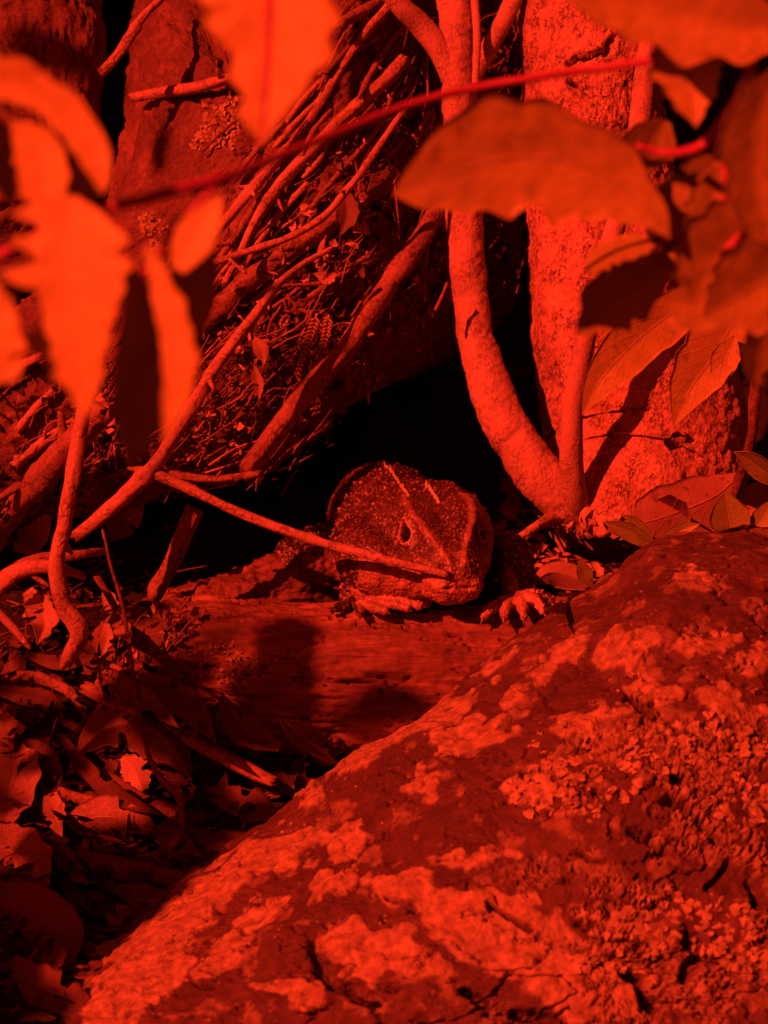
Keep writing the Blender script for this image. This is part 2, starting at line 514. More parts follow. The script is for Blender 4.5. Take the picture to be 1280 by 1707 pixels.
def build_boulder():
    outline = [(-60, 1790), (20, 1700), (118, 1600), (228, 1518), (328, 1455), (420, 1395), (495, 1335), (570, 1275), (650, 1228),
               (735, 1180), (800, 1125), (860, 1070), (930, 1025), (1000, 985), (1060, 935), (1105, 908), (1180, 891), (1290, 898),
               (1420, 940), (1600, 1080), (1750, 1350), (1800, 1700), (1650, 2050), (1300, 2250), (800, 2250), (350, 2100), (120, 1950)]
    drim = lambda x, y: 0.985 - 0.055 * (y - 1100) / 600.0
    V, XY = pillow(outline, (1000, 1600), drim, 0.11, 0.10, 1150, 360, 2.2)
    N = gridnormals(V, True)
    if ((V[:, 50] - V.mean((0, 1))) * N[:, 50]).sum() < 0: N = -N
    big = fbm(V * 16, 4); V = V + N * (0.0055 * big)[..., None]
    cr = np.abs(fbm(V * np.array([38, 70, 70]), 4))
    V = V - N * (0.0035 * smooth(0.07, 0.0, cr))[..., None]
    mid_ = fbm(V * 120, 4); V = V + N * (0.0009 * mid_)[..., None]
    q = px2w(V)
    wob = np.stack([fbm(V * 90 + 3, 3), fbm(V * 90 + 9, 3)], -1) * 26
    qw = q + wob
    # crustose patches: (cx, cy, rx, ry, angle)
    pat = [(300, 1530, 190, 36, -40), (470, 1420, 95, 30, -18), (520, 1330, 24, 15, -25), (625, 1248, 80, 20, -30), (730, 1190, 70, 22, -28),
           (835, 1110, 42, 13, -38), (935, 1095, 55, 16, -35), (1045, 1085, 62, 30, -22), (1185, 1068, 55, 20, -8), (1155, 968, 42, 20, 5),
           (1265, 1105, 30, 26, 0), (990, 1200, 75, 22, -8), (1090, 1150, 60, 26, 10), (780, 1225, 80, 22, -15), (860, 1165, 22, 12, 10),
           (900, 1310, 60, 26, -10), (690, 1490, 80, 36, 8), (580, 1400, 42, 30, -20), (440, 1520, 46, 20, -30), (560, 1480, 46, 26, -10),
           (800, 1430, 70, 20, -5), (380, 1590, 60, 22, -35), (260, 1640, 90, 26, -40), (180, 1680, 90, 26, -45), (640, 1590, 110, 40, 12),
           (850, 1560, 150, 60, 20), (980, 1640, 120, 70, 10), (480, 1650, 70, 24, 5), (700, 1310, 50, 22, -10), (1230, 1170, 60, 24, 20)]
    pm = np.zeros(q.shape[:2])
    for (cx, cy, rx, ry, an) in pat:
        a = math.radians(an); dx = qw[..., 0] - cx; dy = qw[..., 1] - cy
        u_ = (dx * math.cos(a) + dy * math.sin(a)) / rx; v_ = (-dx * math.sin(a) + dy * math.cos(a)) / ry
        pm = np.maximum(pm, smooth(1.06, 0.94, np.sqrt(u_ ** 2 + v_ ** 2)))
    rnd = fbm(V * 75 + 40, 5, 0.6)
    thin = smooth(0.30, 0.5, rnd) * 0.5
    # foliose lichen field
    fol = smooth(0.0, 1.0, (qw[..., 0] - 850) / 90 + (qw[..., 1] - 1200) / 500 - 0.2) * smooth(1180, 1235, qw[..., 1])
    gapn = fbm(V * 42 + 80, 3)
    fol = fol * smooth(-0.06, 0.06, gapn - 0.25 * smooth(1100, 860, qw[..., 0]) + 0.10)
    for bl, bw in (([(700, 1375), (900, 1395), (1060, 1435), (1290, 1490)], 34), ([(830, 1640), (960, 1690)], 30)):
        fol = fol * smooth(bw * .6, bw * 1.3, seg_dist(qw, bl))
    f1, f2, cid = worley(V * 210 + 0.5 * fbm(V * 500, 2)[..., None])
    lobes = smooth(0.0, 0.28, f2 - f1)
    fm = fol * smooth(0.04, 0.2, f2 - f1)
    h = pm * 0.0007 * (1 + 0.3 * fbm(V * 500, 2)) + thin * 0.0003 * (1 - pm)
    h = h + fol * (0.0009 * lobes * (0.5 + cid) - 0.0009 * (1 - lobes))
    V = V + N * h[..., None]
    cracks = [([(1118, 1284), (1130, 1300)], 15), ([(1112, 1337), (1150, 1360), (1202, 1403)], 11), ([(1053, 1388), (1080, 1402), (1112, 1423)], 8),
              ([(1143, 1552), (1167, 1590), (1135, 1634)], 12), ([(1046, 1622), (1070, 1640), (1089, 1677)], 15), ([(862, 1696), (909, 1702)], 14),
              ([(770, 1655), (811, 1675)], 10), ([(517, 1571), (529, 1622), (570, 1650), (630, 1680)], 9), ([(814, 1512), (845, 1530), (880, 1548)], 9),
              ([(1247, 1470), (1260, 1512)], 9), ([(1040, 1160), (1075, 1190)], 6), ([(870, 1290), (930, 1300), (1000, 1330)], 6), ([(1190, 985), (1230, 1000)], 8),
              ([(650, 1500), (690, 1520)], 7), ([(330, 1640), (350, 1650)], 9), ([(960, 1420), (1010, 1440)], 6), ([(1210, 1440), (1180, 1480)], 7)]
    dep = np.zeros(q.shape[:2])
    for pl_, w_ in cracks:
        dd = seg_dist(q + wob * .45, pl_)
        dep = np.maximum(dep, smooth(w_, w_ * .25, dd))
    V = V - N * (0.0065 * dep)[..., None]
    pm = pm * (1 - dep); thin = thin * (1 - dep); fm = fm * (1 - dep)
    mask = np.clip(np.maximum(np.maximum(pm * 0.95, thin), fm * (0.55 + 0.45 * cid)), 0, 1)
    mask = mask * (0.86 + 0.14 * np.clip(1 + fbm(V * 400, 2), 0, 2))
    Fc = gridfaces(V.shape[0], V.shape[1], True)
    o = link('boulder', V, Fc, M['boulder'], attrs={'lichen': np.clip(mask, 0, 1)}, loc=Vector((0.1, 0.75, 0.0)),
             label='large rounded boulder patched with pale lichen filling the lower right foreground', cat='boulder')
    W_, Fw = downsample(V, True, 5, 3)
    add_surface(W_, Fw)
    return o
BOULDER = build_boulder()

def build_rock(name, outline, center, drim, Tf, Tb, nA, nR, label, seed, amp=0.006, blot=None, pw=2.4, cat='rock'):
    V, XY = pillow(outline, center, drim, Tf, Tb, nA, nR, pw)
    N = gridnormals(V, True)
    if ((V[:, 50] - V.mean((0, 1))) * N[:, 50]).sum() < 0: N = -N
    V = V + N * (amp * fbm(V * 18 + seed, 4))[..., None]
    pl = fbm(V * np.array([22, 22, 40]) + seed, 3)
    V = V + N * (amp * 0.35 * (np.floor(pl * 4) / 4))[..., None]
    V = V + N * (0.0021 * fbm(V * 110 + seed, 5, .6) + 0.0006 * fbm(V * 420, 2))[..., None]
    cr = np.abs(fbm(V * 32 + seed + 5, 3))
    V = V - N * (0.003 * smooth(0.03, 0.0, cr))[..., None]
    Fc = gridfaces(V.shape[0], V.shape[1], True)
    o = link(name, V, Fc, M['rock'], label=label, cat=cat)
    W_, Fw = downsample(V, True, 4, 2)
    add_surface(W_, Fw)
    return o

RIGHT_ROCK = build_rock('overhanging_rock',
    [(330, 812), (425, 786), (500, 735), (565, 680), (640, 632), (700, 612), (765, 588), (820, 545), (850, 480), (862, 380), (850, 200),
     (880, 0), (930, -300), (800, -900), (300, -1500), (-250, -1400), (80, -500), (222, -60), (214, 40), (206, 150), (190, 260), (150, 380), (40, 520), (-120, 620), (-300, 800), (-200, 900), (100, 860)],
    (420, 250), lambda x, y: 1.14 + 0.10 * (500 - y) / 1000.0 - 0.02 * (x - 400) / 400 + 0.085 * smooth(560, 800, x), 0.085, 0.38, 800, 170,
    'dark brown rock overhanging the burrow, sticks leaning across its face', 3.0)
LEFT_ROCK = build_rock('brown_rock',
    [(150, -60), (163, 20), (168, 90), (172, 170), (185, 240), (180, 330), (120, 430), (-30, 520), (-250, 560), (-600, 400), (-900, -100),
     (-1100, -900), (-700, -1500), (-250, -1400), (60, -500)],
    (-120, 0), lambda x, y: 1.15 + 0.08 * (300 - y) / 1000.0, 0.04, 0.25, 500, 110,
    'brown rock face in the top left corner, left of the black crevice', 9.0)

# ------------------------------------------------------------------ log
def tube(path, rad, nseg=12, n=None, amp=0.06, seed=0.0, freq=1.0, knots=True, flat=None, cap=True, ragged=0.0, ridge=0.0):
    """path (k,3) world; rad (k,) metres -> vertex grid (nseg, n, 3) with closed ends"""
    path = np.asarray(path, float); rad = np.asarray(rad, float)
    Ln = np.linalg.norm(np.diff(path, axis=0), axis=1).sum()
    if n is None: n = int(np.clip(Ln / 0.0025, 8, 160))
    c = catmull(np.hstack([path, rad[:, None]]), n)
    c, r = c[:, :3], np.abs(c[:, 3])
    tan = np.gradient(c, axis=0); tan /= np.linalg.norm(tan, axis=1)[:, None]
    up = np.array([0.13, 0.2, 0.97]); 
    if abs(tan[0] @ up) > 0.9: up = np.array([1.0, 0, 0])
    a = np.empty((n, 3)); prev = up
    for i in range(n):
        v = prev - tan[i] * (prev @ tan[i]); v /= np.linalg.norm(v); a[i] = v; prev = v
    b = np.cross(tan, a)
    if cap:
        c = np.vstack([c[:1], c, c[-1:]]); r = np.concatenate([[0.0], r, [0.0]])
        a = np.vstack([a[:1], a, a[-1:]]); b = np.vstack([b[:1], b, b[-1:]]); tan = np.vstack([tan[:1], tan, tan[-1:]])
    th = np.linspace(0, 2 * math.pi, nseg, endpoint=False)
    ca, sa = np.cos(th)[:, None, None], np.sin(th)[:, None, None]
    fl = 1.0 if flat is None else flat
    dirs = ca * a[None] + sa * b[None] * fl
    V = c[None] + dirs * r[None, :, None]
    sc = 1.0 / max(rad.mean(), 1e-4)
    q = V * (0.35 * sc * freq) + seed
    dn = fbm(q, 3) * amp * 1.2 + amp * 0.8 * perlin(V * sc * 0.12 + seed * 3)
    if ridge:
        al = np.concatenate([[0], np.cumsum(np.linalg.norm(np.diff(c, axis=0), axis=1))]) * sc
        rp = np.stack([np.cos(th)[:, None] * 1.9 + 0 * al[None], np.sin(th)[:, None] * 1.9 + 0 * al[None], 0 * th[:, None] + al[None] * .10 + seed], -1)
        dn = dn + ridge * fbm(rp * 1.3, 2)
        nd = perlin(np.stack([al * .28 + seed, 0 * al, 0 * al], -1))
        dn = dn + (.28 * smooth(.33, .6, nd))[None]
    V = V + dirs * (dn * r[None, :])[..., None]
    if ragged:
        rg = np.random.default_rng(int(seed * 100) % 9999)
        for e, sgn in ((-1, 1), (-2, 1), (0, -1), (1, -1)):
            V[:, e] += tan[e] * (rg.random((nseg, 1)) * ragged * r.mean() * sgn)
    return V
def tube_faces(V):
    return gridfaces(V.shape[0], V.shape[1], True)

def build_log():
    path = [P(190, 1130, 1.035), P(260, 1112, 1.03), P(420, 1122, 1.02), P(620, 1126, 1.013), P(820, 1118, 1.013), P(1010, 1096, 1.018), P(1200, 1085, 1.025)]
    rad = [0.019, 0.029, 0.031, 0.030, 0.0275, 0.026, 0.024]
    path = [p - Vector((0, 0, 0.002)) for p in path]
    V = tube(path, rad, 260, 520, 0.05, 2.0, 1.0)
    N = gridnormals(V, True)
    ctr = V.mean(0, keepdims=True)
    if ((V - ctr) * N).sum() < 0: N = -N
    # long wood grain, splits and a few flakes
    g = fbm(V * np.array([28, 260, 260]), 4, 0.6)
    V = V + N * (0.0014 * g)[..., None]
    sp = np.abs(fbm(V * np.array([14, 120, 120]) + 7, 3))
    V = V - N * (0.0028 * smooth(0.05, 0.0, sp))[..., None]
    V = V + N * (0.003 * fbm(V * 38, 3) * smooth(-0.03, -0.09, V[..., 0]) + 0.0016 * fbm(V * np.array([50, 95, 95]) + 2, 4) + .0005 * fbm(V * np.array([200, 420, 420]), 3))[..., None]
    Fc = tube_faces(V)
    root = link('fallen_log', V, Fc, M['wood_log'],
                label='weathered fallen log lying across the burrow mouth under the reptile', cat='log')
    W_, Fw = downsample(V, True, 4, 4); add_surface(W_, Fw)
    return root
LOG = build_log()

# mossy earth behind the log on the left, under the elbow of the animal
def build_mound():
    outline = [(230, 1010), (270, 990), (330, 975), (380, 955), (440, 935), (500, 915), (560, 905), (620, 925), (650, 990), (600, 1060), (420, 1090), (260, 1080)]
    V, XY = pillow(outline, (440, 1000), lambda x, y: 1.075 + 0 * x, 0.03, 0.05, 360, 80, 2.2)
    N = gridnormals(V, True)
    if ((V[:, 30] - V.mean((0, 1))) * N[:, 30]).sum() < 0: N = -N
    V = V + N * (0.004 * fbm(V * 50, 4) + 0.0016 * fbm(V * 260, 3))[..., None]
    link('soil_mound', V, gridfaces(V.shape[0], V.shape[1], True), M['wood_log'],
         label='crumbling rotten wood hump behind the log at the burrow mouth', cat='rotten wood')
    W_, Fw = downsample(V, True, 3, 2); add_surface(W_, Fw)
build_mound()

# ------------------------------------------------------------------ tree on the right
def pathpx(pts):
    return [P(*p[:3]) for p in pts], [p[3] * p[2] / K for p in pts]

def build_tree():
    root = empty('tree', P(1000, 880, 1.10), 'pale barked tree with several stems rising from one swollen base behind the boulder', 'tree')
    # main trunk
    pts = [(985, -420, 1.11, 125), (985, -150, 1.105, 117), (984, 100, 1.10, 118), (1003, 330, 1.105, 128), (1035, 520, 1.11, 150),
           (1065, 650, 1.112, 165), (1080, 740, 1.108, 165), (1066, 815, 1.098, 158), (1060, 865, 1.088, 138), (1060, 915, 1.085, 120)]
    p, r = pathpx(pts)
    V = tube(p, r, 300, 560, 0.05, 4.0, 0.8)
    N = gridnormals(V, True)
    if ((V - V.mean(0, keepdims=True)) * N).sum() < 0: N = -N
    q = px2w(V)
    V = V + N * (0.0016 * fbm(V * 60, 4) + 0.0007 * fbm(V * 260, 3))[..., None]
    knot = [[(945, 110), (955, 100), (985, 95), (1020, 80), (1025, 65)], [(950, 130), (960, 155)], [(1118, 744), (1130, 738)], [(1075, 560), (1083, 575)]]
    for kk in knot:
        dd = seg_dist(q + np.stack([fbm(V * 150, 2), fbm(V * 150 + 5, 2)], -1) * 9, kk)
        V = V - N * (0.006 * smooth(8, 1, dd) - 0.0005 * smooth(18, 9, dd) * smooth(2, 9, dd))[..., None]
    fl = np.abs(fbm(V * 95 + 3, 3))
    V = V - N * (0.0012 * smooth(0.05, 0, fl) * smooth(400, 150, q[..., 1]))[..., None]
    link('trunk', V, tube_faces(V), M['bark'], root)
    add_surface(*downsample(V, True, 4, 4))
    # curved stem
    pts = [(750, -420, 1.085, 27), (752, -100, 1.085, 28), (760, 40, 1.085, 27), (768, 200, 1.085, 27), (776, 400, 1.085, 30), (785, 500, 1.085, 31), (803, 600, 1.08, 34),
           (835, 690, 1.075, 38), (880, 765, 1.07, 42), (930, 820, 1.07, 44), (990, 850, 1.08, 44), (1060, 860, 1.11, 40)]
    p, r = pathpx(pts)
    V = tube(p, r, 56, 460, 0.09, 6.0, 0.5)
    nn_ = gridnormals(V, True)
    if ((V - V.mean(0, keepdims=True)) * nn_).sum() < 0: nn_ = -nn_
    V = V + nn_ * (0.0004 * fbm(V * 400, 3) + 0.0009 * fbm(V * 75, 3) + 0.0011 * smooth(.35, .6, perlin(V * 60)))[..., None]
    link('stem', V, tube_faces(V), M['stembark'], root, label='thick curved stem sweeping down to the base')
    add_surface(*downsample(V, True, 4, 6))
    # slender stem
    pts = [(1110, -250, 1.05, 20), (1090, 0, 1.05, 19), (1075, 130, 1.05, 19), (1056, 270, 1.045, 18), (1010, 430, 1.035, 17), (975, 570, 1.037, 17),
           (955, 680, 1.044, 18), (952, 760, 1.052, 20), (958, 830, 1.063, 22), (975, 870, 1.08, 22)]
    p, r = pathpx(pts)
    V = tube(p, r, 32, 320, 0.05, 8.0, 0.7)
    link('stem', V, tube_faces(V), M['stembark'], root, label='slender straight stem in front of the trunk')
    add_surface(*downsample(V, True, 2, 4))
    for pts, sd_ in (([(755, 130, 1.085, 22), (735, 85, 1.083, 21), (700, 40, 1.08, 19), (665, 5, 1.075, 18), (610, -80, 1.07, 17)], 1.0),
                     ([(775, 165, 1.085, 8), (795, 115, 1.085, 14), (825, 60, 1.085, 15), (855, 0, 1.09, 15), (900, -120, 1.09, 15)], 2.0),
                     ([(792, 140, 1.07, 6), (795, 60, 1.075, 7), (790, -10, 1.08, 7), (780, -80, 1.08, 7)], 3.0)):
        p, r = pathpx(pts)
        V = tube(p, r, 26, 110, 0.07, sd_, 0.8)
        link('branch', V, tube_faces(V), M['stembark'], root)
    # root flare / duff at the base
    for pts, sd_ in (([(1000, 850, 1.09, 38), (930, 862, 1.07, 16), (890, 880, 1.05, 8), (850, 905, 1.05, 4)], 4.0),
                     ([(1090, 850, 1.09, 50), (1180, 850, 1.08, 30), (1260, 870, 1.06, 20), (1340, 900, 1.05, 14)], 5.0)):
        p, r = pathpx(pts)
        V = tube(p, r, 26, 70, 0.12, sd_, 0.8)
        link('root', V, tube_faces(V), M['bark'], root)
    return root
TREE = build_tree()
build_bvh(); BVH_ALL = BVH
build_bvh({1}); BVH_TREE = BVH
build_bvh({1, 6, 7, 8}); BVH_GROUND = BVH

# ------------------------------------------------------------------ sticks
def stick(pts, mat='twig', label='', seed=None, off=0.0, group=None, name='stick', cat='stick', lay=None, ragged=1.3, amp=0.12,
          flat=None, parent=None, stubs=0, nseg=18, kind=None):
    """pts: (x, y, depth or None, radius px). None: laid on what is behind, standing off by `off` metres"""
    seed = random.uniform(0, 50) if seed is None else seed
    P_, r_ = [], []
    hs = [min(hit(p[0], p[1])[0], 1.22) for p in pts]
    # keep the stick close to a straight line in depth: a linear fit of the surface pushed forward until clear
    ts = np.linspace(0, 1, len(pts))
    known = [p[2] for p in pts]
    if any(k is None for k in known):
        a = np.polyfit(ts, hs, 1)
        lin = np.polyval(a, ts)
        sh = np.min(np.array(hs) - lin)
        lin = lin + sh * 0.92
        dep = [k if k is not None else lin[i] - pts[i][3] / K * 0.8 - off for i, k in enumerate(known)]
    else:
        dep = known
    for p, d in zip(pts, dep):
        P_.append(P(p[0], p[1], d)); r_.append(p[3] * d / K)
    V = tube(P_, r_, nseg, None, amp, seed, 1.0, flat=flat, ragged=ragged, ridge=.22)
    Vs, Fs = [V.reshape(-1, 3)], [tube_faces(V)]
    n0 = Vs[0].shape[0]
    rg = random.Random(int(seed * 1000))
    for s in range(stubs):
        k = rg.uniform(0.15, 0.85) * (len(P_) - 1); i = int(k); f = k - i
        b = np.array(P_[i]) * (1 - f) + np.array(P_[i + 1]) * f
        rr = r_[i] * (1 - f) + r_[i + 1] * f
        t_ = np.array(P_[i + 1]) - np.array(P_[i]); t_ /= np.linalg.norm(t_)
        o_ = np.cross(t_, [rg.gauss(0, 1), rg.gauss(0, 1), rg.gauss(0, 1)]); o_ /= np.linalg.norm(o_)
        dd = o_ + t_ * 0.6; dd /= np.linalg.norm(dd)
        SV = tube([b, b + dd * rr * 1.6, b + dd * rr * rg.uniform(2.2, 4)], [rr * .55, rr * .42, rr * .25], 7, 6, 0.1, seed + s, ragged=0.6)
        Vs.append(SV.reshape(-1, 3)); Fs.append(tube_faces(SV) + n0); n0 += SV.shape[0] * SV.shape[1]
    return link(name, np.vstack(Vs), np.vstack(Fs), M[mat], parent=parent, label=label or None, cat=cat if not parent else None, group=group, kind=kind)

def N_(*a): return a

STICKS = [
 ([(652,4,None,8),(585,86,None,8),(536,165,None,8),(502,221,None,8),(468,259,None,8),(416,319,None,9),(356,392,None,9)], 'twig', 'long straight dead stick slanting from the top centre down behind the hanging leaf', 2),
 ([(671,101,None,11),(640,135,None,11),(590,180,None,10),(547,221,None,10),(500,270,None,10),(465,308,None,10),(430,360,None,8),(400,420,None,6),(375,470,None,5)], 'twig', 'thick pale stick with a blunt broken upper end, crossed by the crimson stem', 2),
 ([(716,82,None,4),(700,120,None,4),(679,165,None,4)], 'twig', 'short thin pale twig just left of the curved tree stem, near the top', 0),
 ([(675,180,1.045,5),(649,217,1.045,5),(600,289,1.04,6),(570,326,1.04,6),(540,360,1.04,6),(484,394,1.04,6),(397,424,1.04,6),(345,441,1.04,6)], 'twig', 'thin pale stick bending like an elbow across the middle of the stick pile', 1),
 ([(600,335,None,13),(555,365,None,17),(505,400,None,17),(484,412,None,13)], 'twigmid', 'short chunk of peeling bark propped under the bent pale stick', 0),
 ([(484,414,None,13),(440,448,None,16),(398,480,None,16),(350,530,None,14),(305,580,None,10)], 'twigmid', 'broad flat strip of wood sloping down to the dark hanging leaf', 0),
 ([(636,430,None,5),(600,445,None,6),(573,454,None,6),(519,493,None,5)], 'twigmid', 'short frayed stick with a splayed end above the fern fragments', 2),
 ([(597,481,None,3.5),(575,502,None,4),(550,516,None,4),(511,520,None,4),(476,493,None,3)], 'twigmid', 'thin bow shaped twig arched over the fern fragments', 1),
 ([(722,360,None,14),(698,403,None,17),(636,493,None,17),(566,594,None,18),(495,672,None,17),(417,782,None,16)], 'twigmid', 'thick dim stick running down the edge of the rock above the burrow', 0),
 ([(140,680,1.0,12),(125,770,1.0,13),(108,870,1.0,14),(95,935,1.0,14),(103,1005,1.0,14),(132,1055,1.0,16),(112,1100,1.01,12)], 'twig', 'upright pale stick with a kinked foot below the big blurred leaf', 1),
 ([(-30,1000,1.02,15),(20,960,1.015,15),(60,944,1.01,12),(100,948,1.01,10),(132,958,1.01,6)], 'twig', 'stubby curved stick poking in from the left edge across the upright stick', 1),
 ([(-30,920,None,24),(30,840,None,24),(95,765,None,22),(170,690,None,18)], 'twigmid', 'broad split stick sloping up to the right at the left edge', 2),
 ([(30,715,None,7),(60,680,None,7),(90,650,None,6)], 'twig', 'short pale stick behind the tip of the big blurred leaf', 0),
 ([(25,775,None,7),(70,740,None,8),(120,705,None,8),(180,655,None,7)], 'twig', 'slim pale stick lying just above the broad split stick', 1),
 ([(-20,640,None,8),(30,612,None,8),(70,592,None,7)], 'twig', 'short stick at the left edge under the big blurred leaf', 0),
 ([(320,858,1.05,15),(300,905,1.05,14),(280,950,1.05,13),(255,990,1.05,15)], 'twigmid', 'short dim stub of a stick standing at the left of the burrow mouth', 1),
 ([(-10,1015,1.0,7),(20,1045,1.0,7),(48,1078,1.0,5)], 'twig', 'short pale twig at the left edge left of the kinked stick foot', 0),
 ([(10,1130,None,9),(60,1130,None,11),(110,1150,None,9),(140,1180,None,5)], 'twigmid', 'brown stick fragment lying below the kinked stick foot', 0),
 ([(150,1150,None,12),(230,1190,None,13),(312,1230,None,13),(390,1272,None,13),(450,1302,None,11)], 'twigmid', 'long dim stick lying on the leaf litter towards the boulder', 1),
 ([(68,1313,None,8),(120,1328,None,9),(176,1345,None,9),(265,1391,None,7)], 'twigmid', 'slim stick lying over the veined skeleton leaf', 1),
 ([(130,1280,None,13),(200,1312,None,15),(293,1358,None,13)], 'twigdark', 'flat dark slat of wood between the curled leaf and the veined leaf', 0),
 ([(90,1420,None,20),(170,1450,None,25),(270,1465,None,20),(330,1475,None,10)], 'twigdark', 'thick dark rotten stick lying under the veined leaf', 1),
 ([(172,118,1.08,8),(195,92,1.08,8),(214,65,1.08,9),(240,25,1.085,7),(275,-10,1.09,7)], 'twig', 'small branch crossing the black crevice at the top left', 0),
 ([(225,160,None,8),(280,152,None,9),(340,142,None,9),(400,122,None,8)], 'twig', 'small branch lying level on the rock beside the hanging leaf tip', 1),
 ([(565,40,None,9),(605,18,None,10),(650,-8,None,9)], 'twigmid', 'short brown stick at the top edge right of the hanging leaf', 0),
 ([(510,308,None,5),(472,349,None,6),(435,398,None,6),(405,445,None,5)], 'twig', 'straight twig with a pointed top between the two slanting sticks', 0),
 ([(352,478,None,4),(385,435,None,4),(420,390,None,4)], 'twig', 'thin twig crossed near its foot by a splinter', 0),
 ([(383,432,1.03,2.5),(396,444,1.03,3),(410,455,1.03,2)], 'twig', 'tiny pale splinter crossing a thin twig left of the stick pile', 0),
 ([(1262,600,1.02,9),(1256,680,1.02,9),(1250,740,1.02,8),(1222,830,1.03,8)], 'twigdark', 'thin dark twig standing at the right edge behind the boulder', 1),
 ([(745,473,1.06,3),(736,495,1.06,3),(726,516,1.06,3)], 'twigmid', 'tiny twig sticking out left of the curved tree stem', 0),
 ([(455,300,None,5),(420,350,None,5),(385,405,None,6),(350,450,None,5)], 'twigmid', 'brown twig tucked behind the long straight dead stick', 0),
 ([(640,200,None,5),(590,260,None,5),(555,300,None,5),(520,345,None,5)], 'twigmid', 'brown twig lying in the shadow between the blunt stick and the bent stick', 0),
 ([(730,150,None,7),(700,180,None,8),(660,200,None,8),(620,215,None,6)], 'twigmid', 'brown stick behind the crimson stem left of the tree', 1),
 ([(700,20,None,6),(650,70,None,6),(620,120,None,6),(600,160,None,5)], 'twigmid', 'brown twig leaning beside the top of the long straight stick', 1),
 ([(640,415,None,4),(590,440,None,4),(540,470,None,4),(470,476,None,3)], 'twigmid', 'thin brown twig lying just above the frayed stick', 0),
 ([(0,830,None,6),(50,800,None,7),(110,790,None,6)], 'twigmid', 'small brown stick resting across the broad split stick', 0),
 ([(170,920,1.03,6),(130,925,1.02,8),(60,935,1.02,11),(0,965,1.03,12)], 'twigmid', 'brown stick running behind the upright kinked stick', 0),
 ([(160,960,1.03,6),(185,1000,1.03,6),(205,1050,1.03,5)], 'twigdark', 'short dark twig beside the hanging vine', 0),
 ([(20,1440,None,9),(90,1520,None,9),(160,1600,None,8),(230,1680,None,7)], 'twigdark', 'long dark twig in the deep shade at the bottom left', 0),
 ([(300,1400,None,6),(350,1450,None,6),(400,1490,None,5)], 'twigdark', 'dark twig in the shade against the boulder flank', 0),
 ([(60,1190,None,6),(130,1215,None,7),(170,1260,None,5)], 'twigdark', 'dark twig touching the left end of the curled leaf', 0),
]
for pts, mt, lab, st in STICKS:
    stick(pts, mt, lab, stubs=st, off=(0.016 if lab.startswith('thick dim') else 0.001 + 0.003 * random.random()))

rk = random.Random(5)
for k in range(40):
    while True:
        x, y = rk.uniform(330, 690), rk.uniform(20, 500)
        if 560 < x + y * .95 < 960: break
    ln = rk.uniform(50, 150); a_ = math.radians(rk.gauss(52, 9)); r0 = rk.uniform(2.2, 5.5)
    dx, dy = math.cos(a_) * ln / 2, math.sin(a_) * ln / 2; b_ = rk.gauss(0, 5)
    mt_ = rk.choice(['twig', 'twigmid', 'twigmid', 'twigdark'])
    lab_ = '%s %s %s %s, %s' % ('long' if ln > 105 else 'short', 'thin' if r0 < 3.7 else 'stout', {'twig': 'pale stick', 'twigmid': 'brown stick', 'twigdark': 'dark stick'}[mt_],
        'behind the long straight stick' if x + y * .93 < 650 else ('left of the bent stick' if x + y * .9 < 800 else 'right of the bent stick'),
        'near the top edge' if y < 120 else ('above the crimson stem' if y < 200 else ('below the crimson stem' if y < 300 else ('at the bent elbow' if y < 400 else 'above the ferns'))))
    stick([(x + dx, y - dy, None, r0 * .7), (x + b_, y + b_, None, r0), (x - dx, y + dy, None, r0 * .85)], mt_, lab_, stubs=rk.choice([0, 0, 1]), off=rk.uniform(0, .006), group='short sticks of the slanting bundle', seed=rk.uniform(0, 50), nseg=10)

# forked twig reaching the animal's snout
def forked_twig():
    root = empty('forked_twig', P(250, 785, 1.0), 'pale forked twig, its long arm reaching the snout of the reptile', 'twig')
    stick([(550,415,1.035,4),(505,440,1.03,5),(468,469,1.02,6),(440,505,1.015,8),(417,536,1.01,9),(366,602,1.0,10),(323,672,.995,11),(290,728,.99,12),(262,770,.985,13),
           (235,800,.985,14),(190,842,.985,12),(130,892,.99,10)], 'twig', 'main stem of the forked twig', seed=3.1, parent=root, name='twig_stem', stubs=3, amp=0.12)
    arm = [(255,788,9),(330,822,9),(400,855,8.5),(480,886,8),(560,911,7.5),(605,923,7.3),(650,935,7),(700,947,6.5),(742,957,6)]
    dE = 1.02
    for x_, y_, r_ in arm[3:]:
        dv = P(x_, y_, 1.0) - CAM; hh = BV_REP.ray_cast(CAM, dv.normalized())
        if hh[0] is not None:
            lim = hh[3] / dv.length - r_ / K
            dE = min(dE, .985 + (lim - .985) * (742 - 255) / (x_ - 255))
    print('arm end', dE)
    stick([(x_, y_, .985 + (dE - .985) * (x_ - 255) / (742 - 255), r_) for x_, y_, r_ in arm], 'twig',
          'thin side arm of the forked twig', seed=4.7, parent=root, name='side_arm', stubs=0, amp=0.07)
    stick([(270,786,.99,6),(310,794,.985,7),(360,799,.985,6),(430,790,.985,6)], 'twigmid', None, seed=6.3, parent=root, name='broken_stub', stubs=1)
stick([(168,872,.99,2),(176,905,.985,2.5),(185,945,.985,3),(203,1005,.985,3.2),(213,1060,.985,3.5),(222,1120,.985,3.5),(232,1190,.98,3.5),(245,1250,.97,4),(265,1295,.965,5),(296,1325,.96,7),(303,1352,.96,6),(302,1400,.96,5)],
      'twigdark', 'thin dark rootlet hanging down over the leaf litter', name='vine', cat='vine', nseg=8, amp=0.15)

